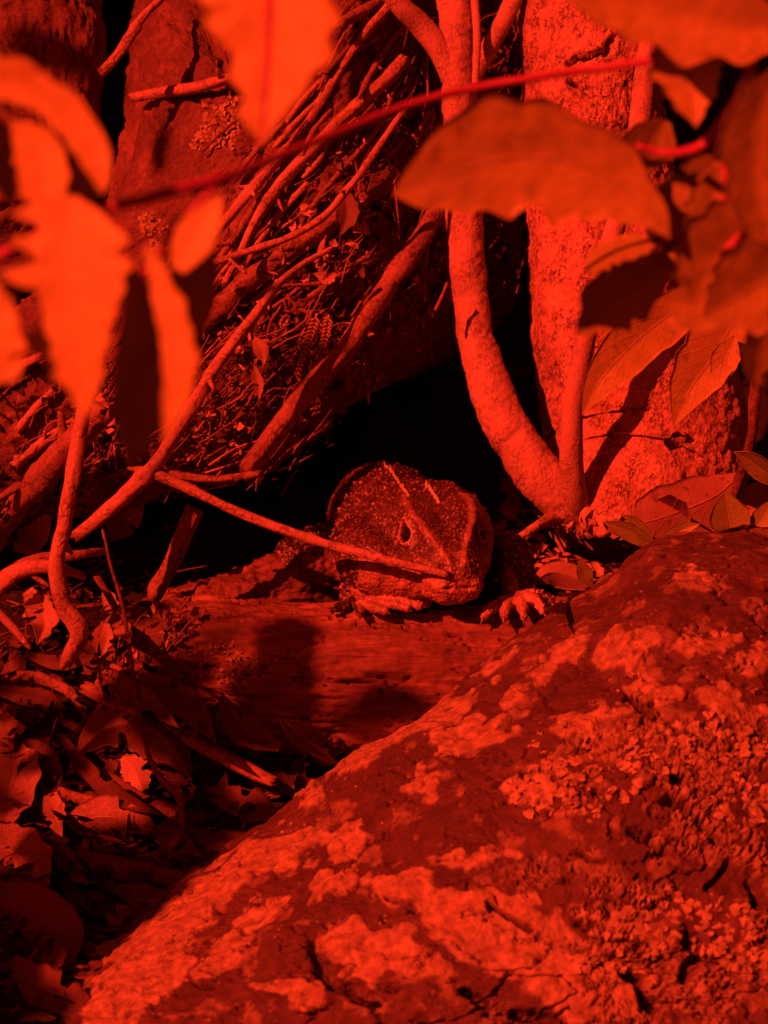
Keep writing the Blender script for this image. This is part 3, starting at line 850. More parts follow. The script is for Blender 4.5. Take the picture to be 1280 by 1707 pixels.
# ------------------------------------------------------------------ leaves
def leafgrid(mid, wl, wr, nu=64, nv=15, fold=0.25, curl=0.0, wav=0.05, tilt=0.0, seed=0.0, serr=0.0, bites=None):
    """mid: (x, y, depth); wl / wr: half widths (px) left / right of the midrib, one per midrib point;
    fold lifts both halves towards the viewer, tilt turns the blade about its midrib (right half away for +)"""
    m = catmull(np.array(mid, float), nu)
    w1 = catmull(np.array(wl, float)[:, None], nu)[:, 0].clip(0)
    w2 = catmull(np.array(wr, float)[:, None], nu)[:, 0].clip(0)
    xy = m[:, :2]; d = m[:, 2]
    t = np.gradient(xy, axis=0); t /= np.linalg.norm(t, axis=1)[:, None] + 1e-9
    nrm = np.stack([t[:, 1], -t[:, 0]], -1)
    s = np.linspace(-1, 1, nv)
    u = np.linspace(0, 1, nu)
    w = np.where(s[None, :] < 0, w1[:, None], w2[:, None])
    ed = 1 + wav * 2.2 * perlin(np.stack([u[:, None] * 9 + 0 * s, np.sign(s)[None] * 3 + 0 * u[:, None], 0 * w + seed], -1)) * np.abs(s) ** 2
    if serr: ed = ed + serr * np.sin(u[:, None] * nu * 2.2 + np.sign(s)) * np.abs(s) ** 6
    if bites:
        for (bu, bs, br) in bites:
            near = smooth(br, br * 0.4, np.abs(u - bu))[:, None] * (np.sign(s) == bs)[None]
            ed = ed * (1 - 0.6 * near * np.abs(s)[None] ** 1.5)
    off = w * s[None] * ed
    X = xy[:, 0:1] + nrm[:, 0:1] * off; Y = xy[:, 1:2] + nrm[:, 1:2] * off
    D = d[:, None] + (off / K) * tilt * d[:, None]
    wav = min(wav, .07)
    D = D - np.abs(off) / K * fold * d[:, None] + (np.abs(s)[None] ** 2) * w / K * curl
    D = D + wav * 0.16 * w / K * perlin(np.stack([X / 34, Y / 34, 0 * X + seed + 5], -1)) * 3 * (0.2 + np.abs(s)[None])
    V = PN(X, Y, D)
    uv = np.stack([np.repeat(u[:, None], nv, 1), np.repeat((s[None] + 1) / 2, nu, 0)], -1)
    return V, uv

def thicken(V, uv, th=0.00025):
    """two skins and a rim, so that a blade has thickness"""
    nu, nv = V.shape[:2]
    N = gridnormals(V)
    A = V + N * th / 2; B = V - N * th / 2
    f = gridfaces(nu, nv)
    n = nu * nv
    a = np.arange(n).reshape(nu, nv)
    rim = np.concatenate([a[:, 0], a[-1, 1:], a[-2::-1, -1], a[0, -2:0:-1]])
    r2 = np.roll(rim, -1)
    rf = np.stack([rim, r2, r2 + n, rim + n], -1)
    Fc = np.vstack([f, f[:, ::-1] + n, rf])
    return np.vstack([A.reshape(-1, 3), B.reshape(-1, 3)]), Fc, np.vstack([uv.reshape(-1, 2)] * 2)

def leaf(mid, wl, wr, mat, parent=None, name='leaf', label=None, cat='leaf', group=None, midrib=None, **kw):
    V, uv = leafgrid(mid, wl, wr, **kw)
    v, f, u = thicken(V, uv)
    c = V.shape[1] // 2
    o = link(name, v, f, M[mat], parent=parent, label=label, cat=None if parent is not None else cat, group=group, uv=u)
    if midrib:
        line = V[:-2, c]
        nn = gridnormals(V)[:-2, c]
        if (nn @ _F).mean() > 0: nn = -nn
        TV = tube(line + nn * 0.00015, np.linspace(midrib, midrib * 0.3, len(line)) / K, 6, len(line), 0.0)
        link('midrib', TV, tube_faces(TV), M['redstem' if mat in ('leaf', 'leafd') else 'bitsp'], parent=o)
    return o

def const(mid, d): return [(x, y, d) if len(q) == 0 else (x, y, q[0]) for x, y, *q in mid]

# ---- foreground shrub: stems and leaves, close to the lens
SHRUB = empty('shrub', P(-600, 1500, 0.62), 'blurred leafy shrub with crimson stems in front of the whole scene', 'shrub')  # also parents the unseen shade leaves added at the end
def stem(pts, name='stem', mat='redstem', seed=1.0):
    p, r = pathpx(pts)
    V = tube(p, r, 12, None, 0.07, seed)
    return link(name, V, tube_faces(V), M[mat], SHRUB)
stem([(-700,1250,.55,14),(-350,800,.53,12),(-60,470,.52,9),(150,360,.52,9),(240,332,.52,10),(330,306,.525,9),(372,298,.53,12),(385,294,.54,9),(450,266,.57,8),(560,222,.60,7.5),(660,182,.62,7.5),(770,150,.63,7.5),(880,130,.63,7),(1000,112,.63,7),(1110,95,.62,6),(1230,60,.61,6),(1500,-60,.60,6)])
stem([(372,298,.53,4),(330,340,.53,5),(290,375,.53,6),(272,410,.53,6),(262,440,.53,5),(235,455,.53,5)])
stem([(1250,-40,.60,9),(1262,60,.60,9),(1238,150,.60,10),(1195,215,.61,10),(1165,245,.61,9),(1110,255,.62,7),(1060,242,.62,5)])
stem([(1195,215,.61,8),(1205,260,.61,7),(1215,320,.61,8),(1245,345,.61,12),(1262,350,.61,7),(1330,360,.61,7)])
stem([(1215,320,.61,6),(1170,380,.62,6),(1110,400,.62,5),(1070,440,.62,5)])
stem([(1250,350,.61,6),(1225,400,.61,8),(1212,420,.61,11),(1205,440,.61,5)])
stem([(455,-140,.50,8),(450,-40,.50,7),(446,60,.50,6)])
D0 = 0.50
def fl(mid, wl, wr, mat='leaf', d=D0, **kw):
    kw.setdefault('midrib', None)
    return leaf(const(mid, d), wl, wr, mat, parent=SHRUB, **kw)
# left cluster
fl([(-70,100),(-10,125),(50,145),(105,185),(145,235),(165,285),(172,325)], [20,36,32,30,30,20,0], [20,40,36,34,30,22,0], wav=.14, seed=1, d=.49, tilt=-.1)
fl([(2,165),(24,200),(58,245),(72,290),(70,325),(66,350)], [4,8,42,44,38,0], [4,9,40,40,36,0], wav=.12, seed=2, d=.495, tilt=-.2)
fl([(120,325),(112,370),(105,430),(108,500),(118,570),(135,640),(145,700)], [10,90,100,92,66,30,0], [10,90,112,92,66,32,0], wav=.18, seed=3, d=.48, tilt=-.25, bites=[(.22,-1,.05),(.34,-1,.04),(.52,-1,.12)])
fl([(-80,470),(-40,520),(-10,570),(10,610),(42,590)], [40,60,50,30,0], [40,60,50,30,0], wav=.1, seed=4, d=.475)
fl([(215,440,.50),(235,520,.503),(240,600,.503),(232,690,.505),(218,790,.505)], [6,32,48,42,0], [6,38,34,40,0], 'leafd', wav=.08, seed=5, tilt=2.6, fold=0.1, curl=.0)
fl([(255,432,.478),(275,500,.476),(288,570,.475),(292,640,.475),(272,745,.477)], [10,22,20,22,0], [10,26,36,30,0], wav=.16, seed=6, tilt=-.35)
fl([(368,325,.502),(345,360,.502),(318,400,.502),(290,445,.502)], [2,24,34,6], [2,26,36,20], wav=.06, seed=7, tilt=-.3)
fl([(335,410,.53),(325,470,.535),(315,530,.54),(312,610,.545)], [22,42,34,0], [24,36,34,0], 'leafd', wav=.06, seed=8, tilt=2.8, fold=0)
fl([(262,440),(250,425),(240,408)], [2,14,0], [2,14,0], seed=9, midrib=None)
fl([(92,225,.515),(118,270,.515),(138,310,.515),(150,350,.515)], [6,34,30,0], [6,30,30,0], 'leafd', wav=.08, seed=41, tilt=2.6, fold=0)
fl([(-20,190,.51),(5,240,.51),(15,290,.51),(20,345,.51)], [30,34,34,0], [10,26,22,0], 'leafd', wav=.08, seed=42, tilt=2.6, fold=0)
# hanging leaf, top centre
fl([(458,-150),(452,-60),(450,20),(447,90),(444,150),(440,195),(438,245)], [60,118,112,72,48,38,0], [60,120,116,90,60,26,0], wav=.2, seed=10, d=.49, tilt=-.25, midrib=5, serr=.02)
# right cluster
fl([(1118,398),(1075,340),(1010,290),(930,262),(850,262),(770,282),(700,308),(655,325)], [0,34,60,84,100,86,44,0], [0,44,88,98,90,76,46,0], 'leafd', d=.60, wav=.17, seed=11, tilt=.25, fold=.1)
fl([(1330,40),(1240,45),(1150,30),(1060,5),(970,-25),(900,-60)], [20,60,62,60,30,0], [20,60,70,60,36,0], 'leafd', d=.59, wav=.15, seed=12, tilt=.1)
fl([(1150,20),(1150,70),(1152,120),(1156,165),(1160,212)], [40,66,62,38,0], [40,62,50,32,0], 'leaf', d=.60, wav=.15, seed=13, tilt=.1)
fl([(1300,110),(1270,180),(1255,250),(1262,330),(1290,420)], [10,50,55,45,0], [10,36,44,40,0], 'leafd', d=.58, wav=.17, seed=14, tilt=.5)
fl([(1205,255),(1180,285),(1150,315),(1120,300)], [5,34,36,0], [5,34,40,0], 'leafd', d=.63, wav=.1, seed=15, tilt=.3)
fl([(1200,280),(1190,330),(1180,370),(1160,400)], [10,40,40,5], [10,40,44,8], 'leafd', d=.625, wav=.1, seed=16, tilt=.2)
fl([(1110,200),(1085,245),(1080,290)], [10,50,0], [10,50,0], 'leafd', d=.66, wav=.05, seed=17, tilt=.5)
fl([(1130,290),(1120,340),(1100,380),(1080,400)], [10,44,40,0], [10,46,40,0], 'leafd', d=.68, wav=.05, seed=18, tilt=2.8, fold=0)
fl([(1100,405),(1050,420),(1000,440),(975,455)], [10,30,28,0], [10,24,20,0], 'leafd', d=.68, wav=.05, seed=19, tilt=-2.6, fold=0)
fl([(1150,405),(1110,430),(1080,460),(1060,480)], [8,26,26,0], [8,26,20,0], 'leafd', d=.68, wav=.05, seed=31, tilt=-2.6, fold=0)
fl([(1120,430),(1060,480),(1010,510),(960,560)], [20,48,50,0], [20,44,50,0], 'leafd', d=.64, wav=.16, seed=20, tilt=.4)
fl([(1300,370),(1230,400),(1190,440),(1160,500),(1110,500)], [50,72,66,50,10], [50,40,60,56,10], 'leafd', d=.61, wav=.16, seed=21, tilt=.25)
fl([(1330,440),(1270,470),(1220,500),(1170,530)], [40,80,60,0], [40,70,66,0], 'leafd', d=.60, wav=.16, seed=22, tilt=.35)
fl([(1290,520),(1270,570),(1262,610),(1255,650)], [20,30,24,0], [20,36,30,0], 'leafd', d=.62, wav=.16, seed=23, tilt=.8)

# leaves hanging in front of the trunk, almost in focus
HANG = empty('leafy_twig', P(1160, 480, .93), 'twig with pale translucent leaves hanging against the trunk', 'twig')
leaf([(1160,470,.93),(1120,520,.93),(1070,560,.925),(1020,610,.92),(990,650,.92),(970,692,.92)], [4,38,44,36,20,0], [4,40,42,38,22,0], 'leafh', HANG, wav=.05, seed=24, tilt=.1, midrib=None)
leaf([(1235,490,.94),(1215,550,.935),(1185,600,.93),(1150,650,.93),(1122,712,.93)], [6,50,56,38,0], [6,36,40,30,0], 'leafh', HANG, wav=.05, seed=25, tilt=.1, midrib=None, bites=[(.35,1,.08)])
leaf([(1225,560,.93),(1210,600,.93),(1188,655,.93)], [4,26,0], [4,22,0], 'leafh', HANG, wav=.05, seed=26, midrib=None)
p, r = pathpx([(1300,360,.93,3),(1240,440,.93,3),(1200,475,.93,3),(1160,470,.93,2)])
Vt = tube(p, r, 8, None, .08, 2); link('stem', Vt, tube_faces(Vt), M['redstem'], HANG)
p, r = pathpx([(1200,475,.93,3),(1228,480,.93,2.5),(1240,500,.94,2)])
Vt = tube(p, r, 8, None, .08, 3); link('stem', Vt, tube_faces(Vt), M['redstem'], HANG)

# ------------------------------------------------------------------ fallen leaves
def litter(mid, wl, wr, mat, label, off=0.004, tiltx=0.0, **kw):
    global BVH
    BVH = BVH_TREE if mid[0][0] > 830 and mid[0][1] > 700 else BVH_GROUND
    mm = []
    hs = np.array([hit(x, y)[0] for x, y in mid])
    a = np.polyfit(np.linspace(0, 1, len(mid)), hs, 1)
    lin = np.polyval(a, np.linspace(0, 1, len(mid)))
    lin = lin + min(0, (hs - lin).min()) * 0.7 - off
    mm = [(x, y, d) for (x, y), d in zip(mid, lin)]
    kw.setdefault('midrib', None if mat == 'drym' else 1.2)
    rb = random.Random(len(label))
    kw.setdefault('bites', [(rb.uniform(.2, .9), rb.choice((-1, 1)), rb.uniform(.05, .10)) for _ in range(1)])
    kw['wav'] = kw.get('wav', .1) * .75
    return leaf(mm, wl, wr, mat, label=label, name='fallen_leaf', cat='leaf', **kw)

FALLEN = [
 ([(5,1190),(22,1240),(25,1290),(12,1340),(8,1385)], [8,38,44,36,0], [8,36,44,34,0], 'dry', 'bright torn leaf standing at the left edge above the veined leaves', dict(wav=.16, fold=.8, tilt=-.2, off=.012)),
 ([(-30,1400),(10,1415),(45,1440),(75,1480)], [20,40,40,0], [20,45,46,10], 'skel', 'netted pale leaf at the left edge, partly in shadow', dict(wav=.12, fold=-.3, off=.012)),
 ([(268,1394),(225,1372),(170,1362),(112,1375)], [0,26,36,14], [0,20,38,14], 'skel', 'veined skeleton leaf lying lit in the litter', dict(wav=.08, fold=-.2, off=.012)),
 ([(130,1255),(175,1215),(230,1208),(285,1240),(320,1300)], [4,30,44,40,0], [4,34,40,30,0], 'drym', 'large curled brown leaf in the middle of the litter', dict(wav=.14, fold=-.9, off=.018)),
 ([(205,1262),(225,1285),(240,1318)], [8,24,6], [8,24,10], 'dry', 'small lit curl of leaf below the large curled leaf', dict(wav=.2, fold=-.7, off=.02)),
 ([(232,1125),(275,1150),(320,1185),(362,1242)], [4,20,24,0], [4,22,26,0], 'drym', 'long dim leaf lying along the foot of the log', dict(wav=.12, fold=.5, off=.012)),
 ([(368,1160),(385,1195),(415,1225),(465,1248)], [4,16,22,6], [4,22,30,10], 'drym', 'folded leaf with a rolled tip against the log', dict(wav=.06, fold=1.2, off=.018)),
 ([(460,1190),(490,1222),(525,1250),(572,1282)], [0,9,11,0], [0,9,12,0], 'drym', 'narrow lit leaf under the log, near the boulder edge', dict(wav=.12, fold=.8, off=.02)),
 ([(478,1200),(510,1215),(540,1240),(565,1262)], [0,10,10,0], [0,9,9,0], 'drym', 'narrow dark leaf lying just above the narrow lit leaf', dict(wav=.1, fold=.8, off=.016)),
 ([(338,1318),(375,1330),(420,1345),(475,1372)], [6,20,26,0], [6,22,28,0], 'drym', 'brown leaf with a pale torn end beside the boulder', dict(wav=.14, fold=.4, off=.012)),
 ([(268,1305),(290,1300),(316,1308)], [0,14,0], [0,13,0], 'dry', 'small pale leaf scrap at the end of the rootlet', dict(wav=.2, fold=.6, off=.022)),
 ([(82,1325),(92,1350),(95,1372),(104,1396)], [12,20,16,0], [12,16,12,0], 'dry', 'small lit leaf scrap left of the veined skeleton leaf', dict(wav=.2, fold=.5, off=.016)),
 ([(80,858),(65,885),(45,905),(24,915)], [6,20,26,4], [6,20,22,4], 'dry', 'pale pointed leaf behind the upright stick on the left', dict(wav=.08, fold=.2, off=.012)),
 ([(232,832),(215,855),(200,875),(182,900)], [10,30,30,4], [10,26,26,6], 'dry', 'smooth pale leaf with a hole under the forked twig', dict(wav=.05, fold=.3, off=.012)),
 ([(45,985),(62,1010),(75,1040),(62,1075)], [10,22,24,0], [10,20,20,0], 'dry', 'crumpled pale leaf left of the upright stick', dict(wav=.3, fold=.9, off=.014)),
 ([(40,1010),(70,1000),(82,985)], [4,16,0], [4,18,0], 'dry', 'small crumpled leaf on top of the crumpled pale leaf', dict(wav=.3, fold=.8, off=.02)),
 ([(170,975),(190,1010),(205,1045),(218,1075)], [4,16,18,0], [4,12,14,0], 'dry', 'shredded pale leaf beside the hanging rootlet', dict(wav=.35, fold=.5, off=.02)),
 ([(148,1095),(158,1120),(150,1150),(135,1165)], [8,22,20,0], [8,20,22,0], 'drym', 'cupped brown leaf below the kinked stick foot', dict(wav=.1, fold=-1.0, off=.016)),
 ([(0,1150),(40,1160),(80,1170),(112,1182)], [10,18,16,0], [10,16,18,0], 'drym', 'narrow dim leaf near the left edge above the bright torn leaf', dict(wav=.12, fold=.4, off=.012)),
 ([(60,1400),(100,1430),(140,1450)], [10,22,0], [10,22,0], 'drym', 'dim leaf overlapping the thick rotten stick', dict(wav=.14, fold=.5, off=.014)),
 ([(-10,1490),(50,1510),(100,1560),(120,1610)], [20,44,44,0], [20,40,44,0], 'drym', 'broad dark leaf in shade below the netted pale leaf', dict(wav=.12, fold=.3, off=.012)),
 ([(20,1600),(60,1640),(120,1670),(170,1690)], [10,30,30,0], [10,36,30,0], 'drym', 'dark leaf at the bottom edge near the boulder foot', dict(wav=.12, fold=.5, off=.012)),
 ([(190,1480),(240,1500),(290,1530),(330,1560)], [6,26,26,0], [6,26,30,0], 'drym', 'dark leaf in deep shade against the lower boulder edge', dict(wav=.12, fold=.5, off=.012)),
 ([(175,1040),(178,1065),(170,1095)], [6,12,0], [6,12,0], 'dry', 'thin lit leaf strip right of the kinked stick foot', dict(wav=.3, fold=.5, off=.018)),
 ([(150,1100),(200,1140),(250,1175),(300,1215)], [4,16,18,0], [4,18,18,0], 'drym', 'long dim leaf with a raised edge in the gloom below the kinked stick', dict(wav=.1, fold=1.0, off=.016)),
 ([(100,1225),(150,1290),(200,1330),(270,1360)], [4,14,16,0], [4,16,16,0], 'drym', 'long narrow leaf overlapping the flat dark slat', dict(wav=.1, fold=1.1, off=.018)),
 ([(395,1285),(440,1300),(490,1310),(530,1300)], [4,16,18,0], [4,16,18,0], 'drym', 'cupped dim leaf where the long stick meets the boulder', dict(wav=.12, fold=.9, off=.014)),
 ([(300,1385),(350,1400),(400,1405),(440,1385)], [4,16,16,0], [4,18,18,0], 'drym', 'long dim leaf against the boulder flank below the torn leaf', dict(wav=.1, fold=.8, off=.014)),
 ([(40,1090),(90,1105),(130,1100),(170,1090)], [4,12,12,0], [4,14,14,0], 'drym', 'thin brown leaf above the brown stick fragment', dict(wav=.1, fold=1.0, off=.014)),
 ([(230,1380),(290,1400),(340,1430)], [4,20,0], [4,20,0], 'drym', 'dark leaf just right of the veined skeleton leaf', dict(wav=.1, fold=.7, off=.012)),
 ([(0,1240),(60,1260),(80,1300),(70,1330)], [10,20,20,0], [10,26,24,0], 'drym', 'dark leaf between the bright torn leaf and the slim stick', dict(wav=.12, fold=.5, off=.008)),
 ([(320,1255),(350,1275),(380,1290)], [4,14,0], [4,14,0], 'drym', 'small dark leaf right of the large curled leaf', dict(wav=.2, fold=.6, off=.01)),
 ([(1238,785),(1195,825),(1140,850),(1080,870),(1010,885)], [0,40,50,44,0], [0,40,60,50,0], 'dry', 'broad pale leaf fallen against the foot of the trunk', dict(wav=.05, fold=-.2, off=.018)),
 ([(1290,810),(1250,850),(1200,890),(1180,930)], [20,40,40,0], [20,40,40,0], 'dry', 'broad pale leaf behind the boulder at the right edge', dict(wav=.06, fold=.2, off=.014)),
 ([(1130,830),(1115,860),(1090,905),(1075,935)], [16,40,40,0], [16,40,36,0], 'dry', 'pale leaf under the seedling beside the trunk base', dict(wav=.06, fold=.2, off=.010)),
 ([(884,975),(915,955),(955,962),(1012,985)], [0,22,22,0], [0,16,20,0], 'dry', 'cupped pale leaf between the clawed foot and the boulder', dict(wav=.05, fold=-.6, off=.012)),
 ([(905,1018),(940,1010),(975,1000),(1015,982)], [0,14,16,0], [0,10,16,0], 'dry', 'narrow pale leaf in front of the cupped leaf by the boulder', dict(wav=.05, fold=.5, off=.016)),
 ([(980,880),(1020,900),(1060,930)], [6,24,0], [6,24,0], 'dry', 'pale ragged leaf left of the seedling', dict(wav=.2, fold=.3, off=.008)),
 ([(588,385),(602,378),(618,392)], [4,12,0], [4,12,0], 'dry', 'small bright round leaf scrap in the stick pile', dict(wav=.1, fold=.4, off=.008)),
 ([(655,275),(640,300),(612,320),(590,345)], [10,20,22,4], [10,18,20,4], 'drym', 'rolled brown leaf leaning on the bent pale stick', dict(wav=.08, fold=-1.2, off=.012)),
 ([(420,560),(435,582),(440,610)], [2,14,0], [2,13,0], 'dry', 'small diamond shaped leaf scrap right of the forked twig', dict(wav=.08, fold=.5, off=.008)),
 ([(425,610),(430,640),(432,668)], [2,10,0], [2,10,0], 'dry', 'narrow leaf scrap hanging below the diamond shaped scrap', dict(wav=.12, fold=.5, off=.01)),
 ([(700,390),(712,378),(735,372),(762,368)], [0,7,8,0], [0,7,8,0], 'dry', 'narrow pointed leaf at the top of the thick dim stick', dict(wav=.05, fold=.8, off=.02)),
 ([(560,455),(545,462),(522,455)], [2,12,0], [2,12,0], 'dry', 'folded leaf scrap above the bow shaped twig', dict(wav=.2, fold=.5, off=.01)),
 ([(560,310),(575,330),(578,360),(565,395)], [6,14,18,0], [6,16,18,0], 'drym', 'curled brown leaf behind the elbow of the bent stick', dict(wav=.2, fold=.5, off=.008)),
 ([(845,795),(852,825),(868,855)], [6,16,0], [6,16,0], 'dry', 'lit leaf scrap under the curved tree stem', dict(wav=.2, fold=.3, off=.01)),
 ([(655,435),(640,442),(622,455)], [2,8,0], [2,8,0], 'dry', 'pale bud scale at the splayed end of the frayed stick', dict(wav=.2, fold=.5, off=.014)),
 ([(835,600),(870,620),(900,600)], [2,9,0], [2,9,0], 'drym', 'dim narrow leaf in the dark gap behind the curved stem', dict(wav=.2, fold=.5, off=.01)),
]
for mid, wl, wr, mt, lab, kw in FALLEN:
    litter(mid, wl, wr, mt, lab, seed=random.uniform(0, 90), **kw)

BVH = BVH_GROUND
# seedling with three glossy leaves and two other young plants
def seedling(base, leaves, label, d):
    root = empty('seedling', P(base[0], base[1], d), label, 'seedling')
    p, r = pathpx([(base[0], base[1] + 22, d + .004, 3), (base[0], base[1], d, 2.5)])
    V = tube(p, r, 8, 8, .05, 1); link('stem', V, tube_faces(V), M['redstem'], root)
    for mid, w, ti in leaves:
        leaf([(x, y, d - 0.002 * k) for k, (x, y) in enumerate(mid)], [0, w * .8, w, w * .7, 0], [0, w * .8, w, w * .7, 0], 'leafs', root, wav=.03, seed=w, tilt=ti, fold=.35, midrib=1.2)
    return root
seedling((1088, 914), [([(1088,912),(1072,900),(1050,888),(1028,878),(1003,870)], 15, .2), ([(1088,912),(1080,898),(1070,884),(1055,868),(1033,857)], 11, .3),
                       ([(1088,912),(1108,902),(1125,892),(1145,880),(1168,873)], 14, -.1)], 'seedling with three dark glossy leaves growing at the boulder crest', 1.03)
seedling((1215, 900), [([(1218,905),(1220,885),(1216,862),(1212,842),(1208,818)], 34, .1), ([(1225,905),(1250,892),(1268,870),(1280,850),(1292,830)], 20, .2)],
         'young plant with a broad upright leaf behind the boulder at the right', 1.03)
seedling((1300, 815), [([(1300,810),(1285,795),(1265,780),(1245,765),(1222,753)], 19, 1.0)], 'dark leaf sprig poking in from the right edge above the boulder', 1.02)
seedling((988, 978), [([(988,978),(980,968),(974,955),(970,944),(968,932)], 13, .3), ([(990,978),(1000,972),(1008,966),(1013,962),(1016,957)], 8, .2)],
         'tiny sprout with a rounded leaf beside the cupped pale leaf', 1.03)

# fern fragments
def fern(path, w, label, mat='bitsp'):
    hs = [hit(x, y)[0] - .012 for x, y in path]
    d = np.linspace(min(hs), min(hs) + .004, len(path))
    pts = [(x, y, dd, 1.8) for (x, y), dd in zip(path, d)]
    root = empty('fern_fragment', P(path[-1][0], path[-1][1], d[-1]), label, 'fern')
    p, r = pathpx(pts)
    V = tube(p, r, 6, 30, .05, 1); link('rachis', V, tube_faces(V), M[mat], root)
    c = catmull(np.array([(x, y, dd) for (x, y), dd in zip(path, d)]), 16)
    for i in range(1, 15):
        t_ = c[i] - c[i - 1]; t_ = t_[:2] / np.linalg.norm(t_[:2])
        for sgn in (-1, 1):
            n_ = np.array([-t_[1], t_[0]]) * sgn
            a = c[i, :2]; b = a + (n_ * .8 + t_ * .7) * w * (1 - .5 * i / 15)
            leaf([(a[0], a[1], c[i, 2]), ((a[0] + b[0]) / 2, (a[1] + b[1]) / 2, c[i, 2] - .0012), (b[0], b[1], c[i, 2] - .0004)], [1, 2.4, 0], [1, 2.4, 0], 'dry', root,
                 name='pinna', nu=5, nv=3, wav=.02, fold=.4)
fern([(528,522),(518,555),(506,590),(494,628)], 13, 'dry fern fragment hanging below the bow shaped twig, left of the pair')
fern([(548,524),(543,555),(533,590),(518,622)], 13, 'dry fern fragment hanging below the bow shaped twig, right of the pair')
fern([(722,180),(715,200),(704,215),(690,228)], 14, 'dry fern tuft in the shade left of the curved tree stem')

# ------------------------------------------------------------------ loose crumbs, needles and twiglets: too many to count
def scatter_bits(name, region_fn, count, mat, size, label, twig=False, seed=1, ang=None, liftmax=.006):
    rg = np.random.default_rng(seed)
    Vs, Fs, Ts, off = [], [], [], 0
    made = 0; tries = 0
    while made < count and tries < count * 6:
        tries += 1
        x, y = region_fn(rg)
        if x is None: continue
        d, nn = hit(x, y, None)
        if d is None or d > 1.35: continue
        p0 = np.array(P(x, y, d)); nn = np.array(nn)
        th = rg.uniform(0, 2 * math.pi) if ang is None else rg.normal(ang, 0.35)
        dr = _R * math.cos(th) + _U * math.sin(th); dr = dr - nn * (dr @ nn); dr /= np.linalg.norm(dr)
        dr = dr + nn * rg.normal(0, .25); dr /= np.linalg.norm(dr)
        sd_ = np.cross(nn, dr); sd_ /= np.linalg.norm(sd_)
        p0 = p0 + nn * rg.uniform(0.0002, liftmax)
        s = rg.uniform(*size) * 1e-3
        if twig:
            rr = rg.uniform(.15, .55) * 1e-3
            bend = rg.normal(0, .12)
            V = tube([p0 - dr * s, p0 + sd_ * s * bend, p0 + dr * s], [rr, rr * .9, rr * .6], 5, 7, .15, rg.uniform(0, 90))
            Vs.append(V.reshape(-1, 3)); Fs.append(tube_faces(V) + off); off += V.shape[0] * V.shape[1]
        else:
            nu, nv = 5, 4
            u_ = np.linspace(-1, 1, nu)[:, None]; v_ = np.linspace(-1, 1, nv)[None, :]
            w = s * rg.uniform(.25, .7) * np.sqrt(np.clip(1.05 - u_ ** 2, 0.02, 1)) * (1 + .3 * rg.normal(size=(nu, 1)))
            cu = rg.uniform(-.8, .8); v_ = v_ + .45 * rg.normal(size=(nu, 1)) * .5; u_ = u_ + .12 * rg.normal(size=(1, nv))
            v_ = v_ * np.ones_like(u_[:, :1]); u_ = u_ * np.ones_like(v_)
            til = rg.normal(0, .5)
            V = p0 + dr * (u_ * s)[..., None] + sd_ * ((v_ * w) * math.cos(til))[..., None] + nn * (v_ * w * math.sin(til) + cu * (v_ ** 2) * w + cu * .5 * s * u_ ** 2 + .0003)[..., None]
            Vs.append(V.reshape(-1, 3)); Fs.append(gridfaces(nu, nv, off=off)); off += nu * nv
        Ts.append(np.full(len(Vs[-1]), rg.random() ** 1.6)); made += 1
    if Vs:
        link(name, np.vstack(Vs), np.vstack(Fs), M[mat], kind='stuff', label=label, cat='litter', attrs={'tone': np.concatenate(Ts)})

def reg_slope(rg):
    x = rg.uniform(150, 860); y = rg.uniform(-20, 800)
    # below the line where the rock is bare, above the burrow lip
    if y < 640 - 0.95 * x + 120 + 60 * math.sin(x / 60): return None, None
    if y > 1110 - 0.72 * x and x > 330: return None, None
    if x > 600 and y > 600 - (x - 600) * .5: return None, None
    return x, y
def reg_left(rg):
    return rg.uniform(-30, 330), rg.uniform(600, 1150)
def reg_floor(rg):
    x = rg.uniform(-30, 560); y = rg.uniform(1080, 1720)
    if x > 200 and y < 1150 + .22 * (x - 200): return None, None
    if y > 1790 - 0.92 * x: return None, None
    return x, y
def reg_tree(rg):
    x = rg.uniform(820, 1290); y = rg.uniform(858, 985)
    return x, y
def reg_lip(rg):
    t = rg.uniform(0, 1); x = 330 + 420 * t
    return x + rg.normal(0, 14), 790 - 430 * t * (0.9) + rg.normal(0, 38) - 20
def reg_log(rg):
    return rg.uniform(230, 900), rg.uniform(930, 1230)
def reg_gap(rg):
    return rg.uniform(660, 900), rg.uniform(-10, 560)

scatter_bits('leaf_crumbs', reg_slope, 900, 'bits', (1.0, 3.6), 'brown leaf crumbs caught among the sticks on the rock', seed=2)
scatter_bits('pale_crumbs', reg_slope, 420, 'bitsp', (.8, 2.8), 'pale leaf and bark crumbs caught among the sticks', seed=3, liftmax=.009)
scatter_bits('twig_crumbs', reg_slope, 420, 'twigmid', (2, 9), 'broken twiglets lying along the stick pile', twig=True, seed=4, ang=.85, liftmax=.010)
scatter_bits('long_twigs', reg_slope, 130, 'twigmid', (8, 24), 'thin straight twigs lying side by side on the bank', twig=True, seed=33, ang=.86, liftmax=.008)
scatter_bits('long_twigs', reg_slope, 50, 'twig', (6, 18), 'thin pale twigs lying side by side on the bank', twig=True, seed=34, ang=.80, liftmax=.011)
scatter_bits('leaf_crumbs', reg_left, 420, 'bits', (1.0, 4.0), 'brown leaf crumbs under the sticks at the left', seed=5)
scatter_bits('pale_crumbs', reg_left, 70, 'bitsp', (.8, 2.6), 'pale crumbs under the sticks at the left', seed=15)
scatter_bits('twig_crumbs', reg_left, 220, 'twigmid', (2, 9), 'broken twiglets under the sticks at the left', twig=True, seed=6, ang=.9, liftmax=.009)
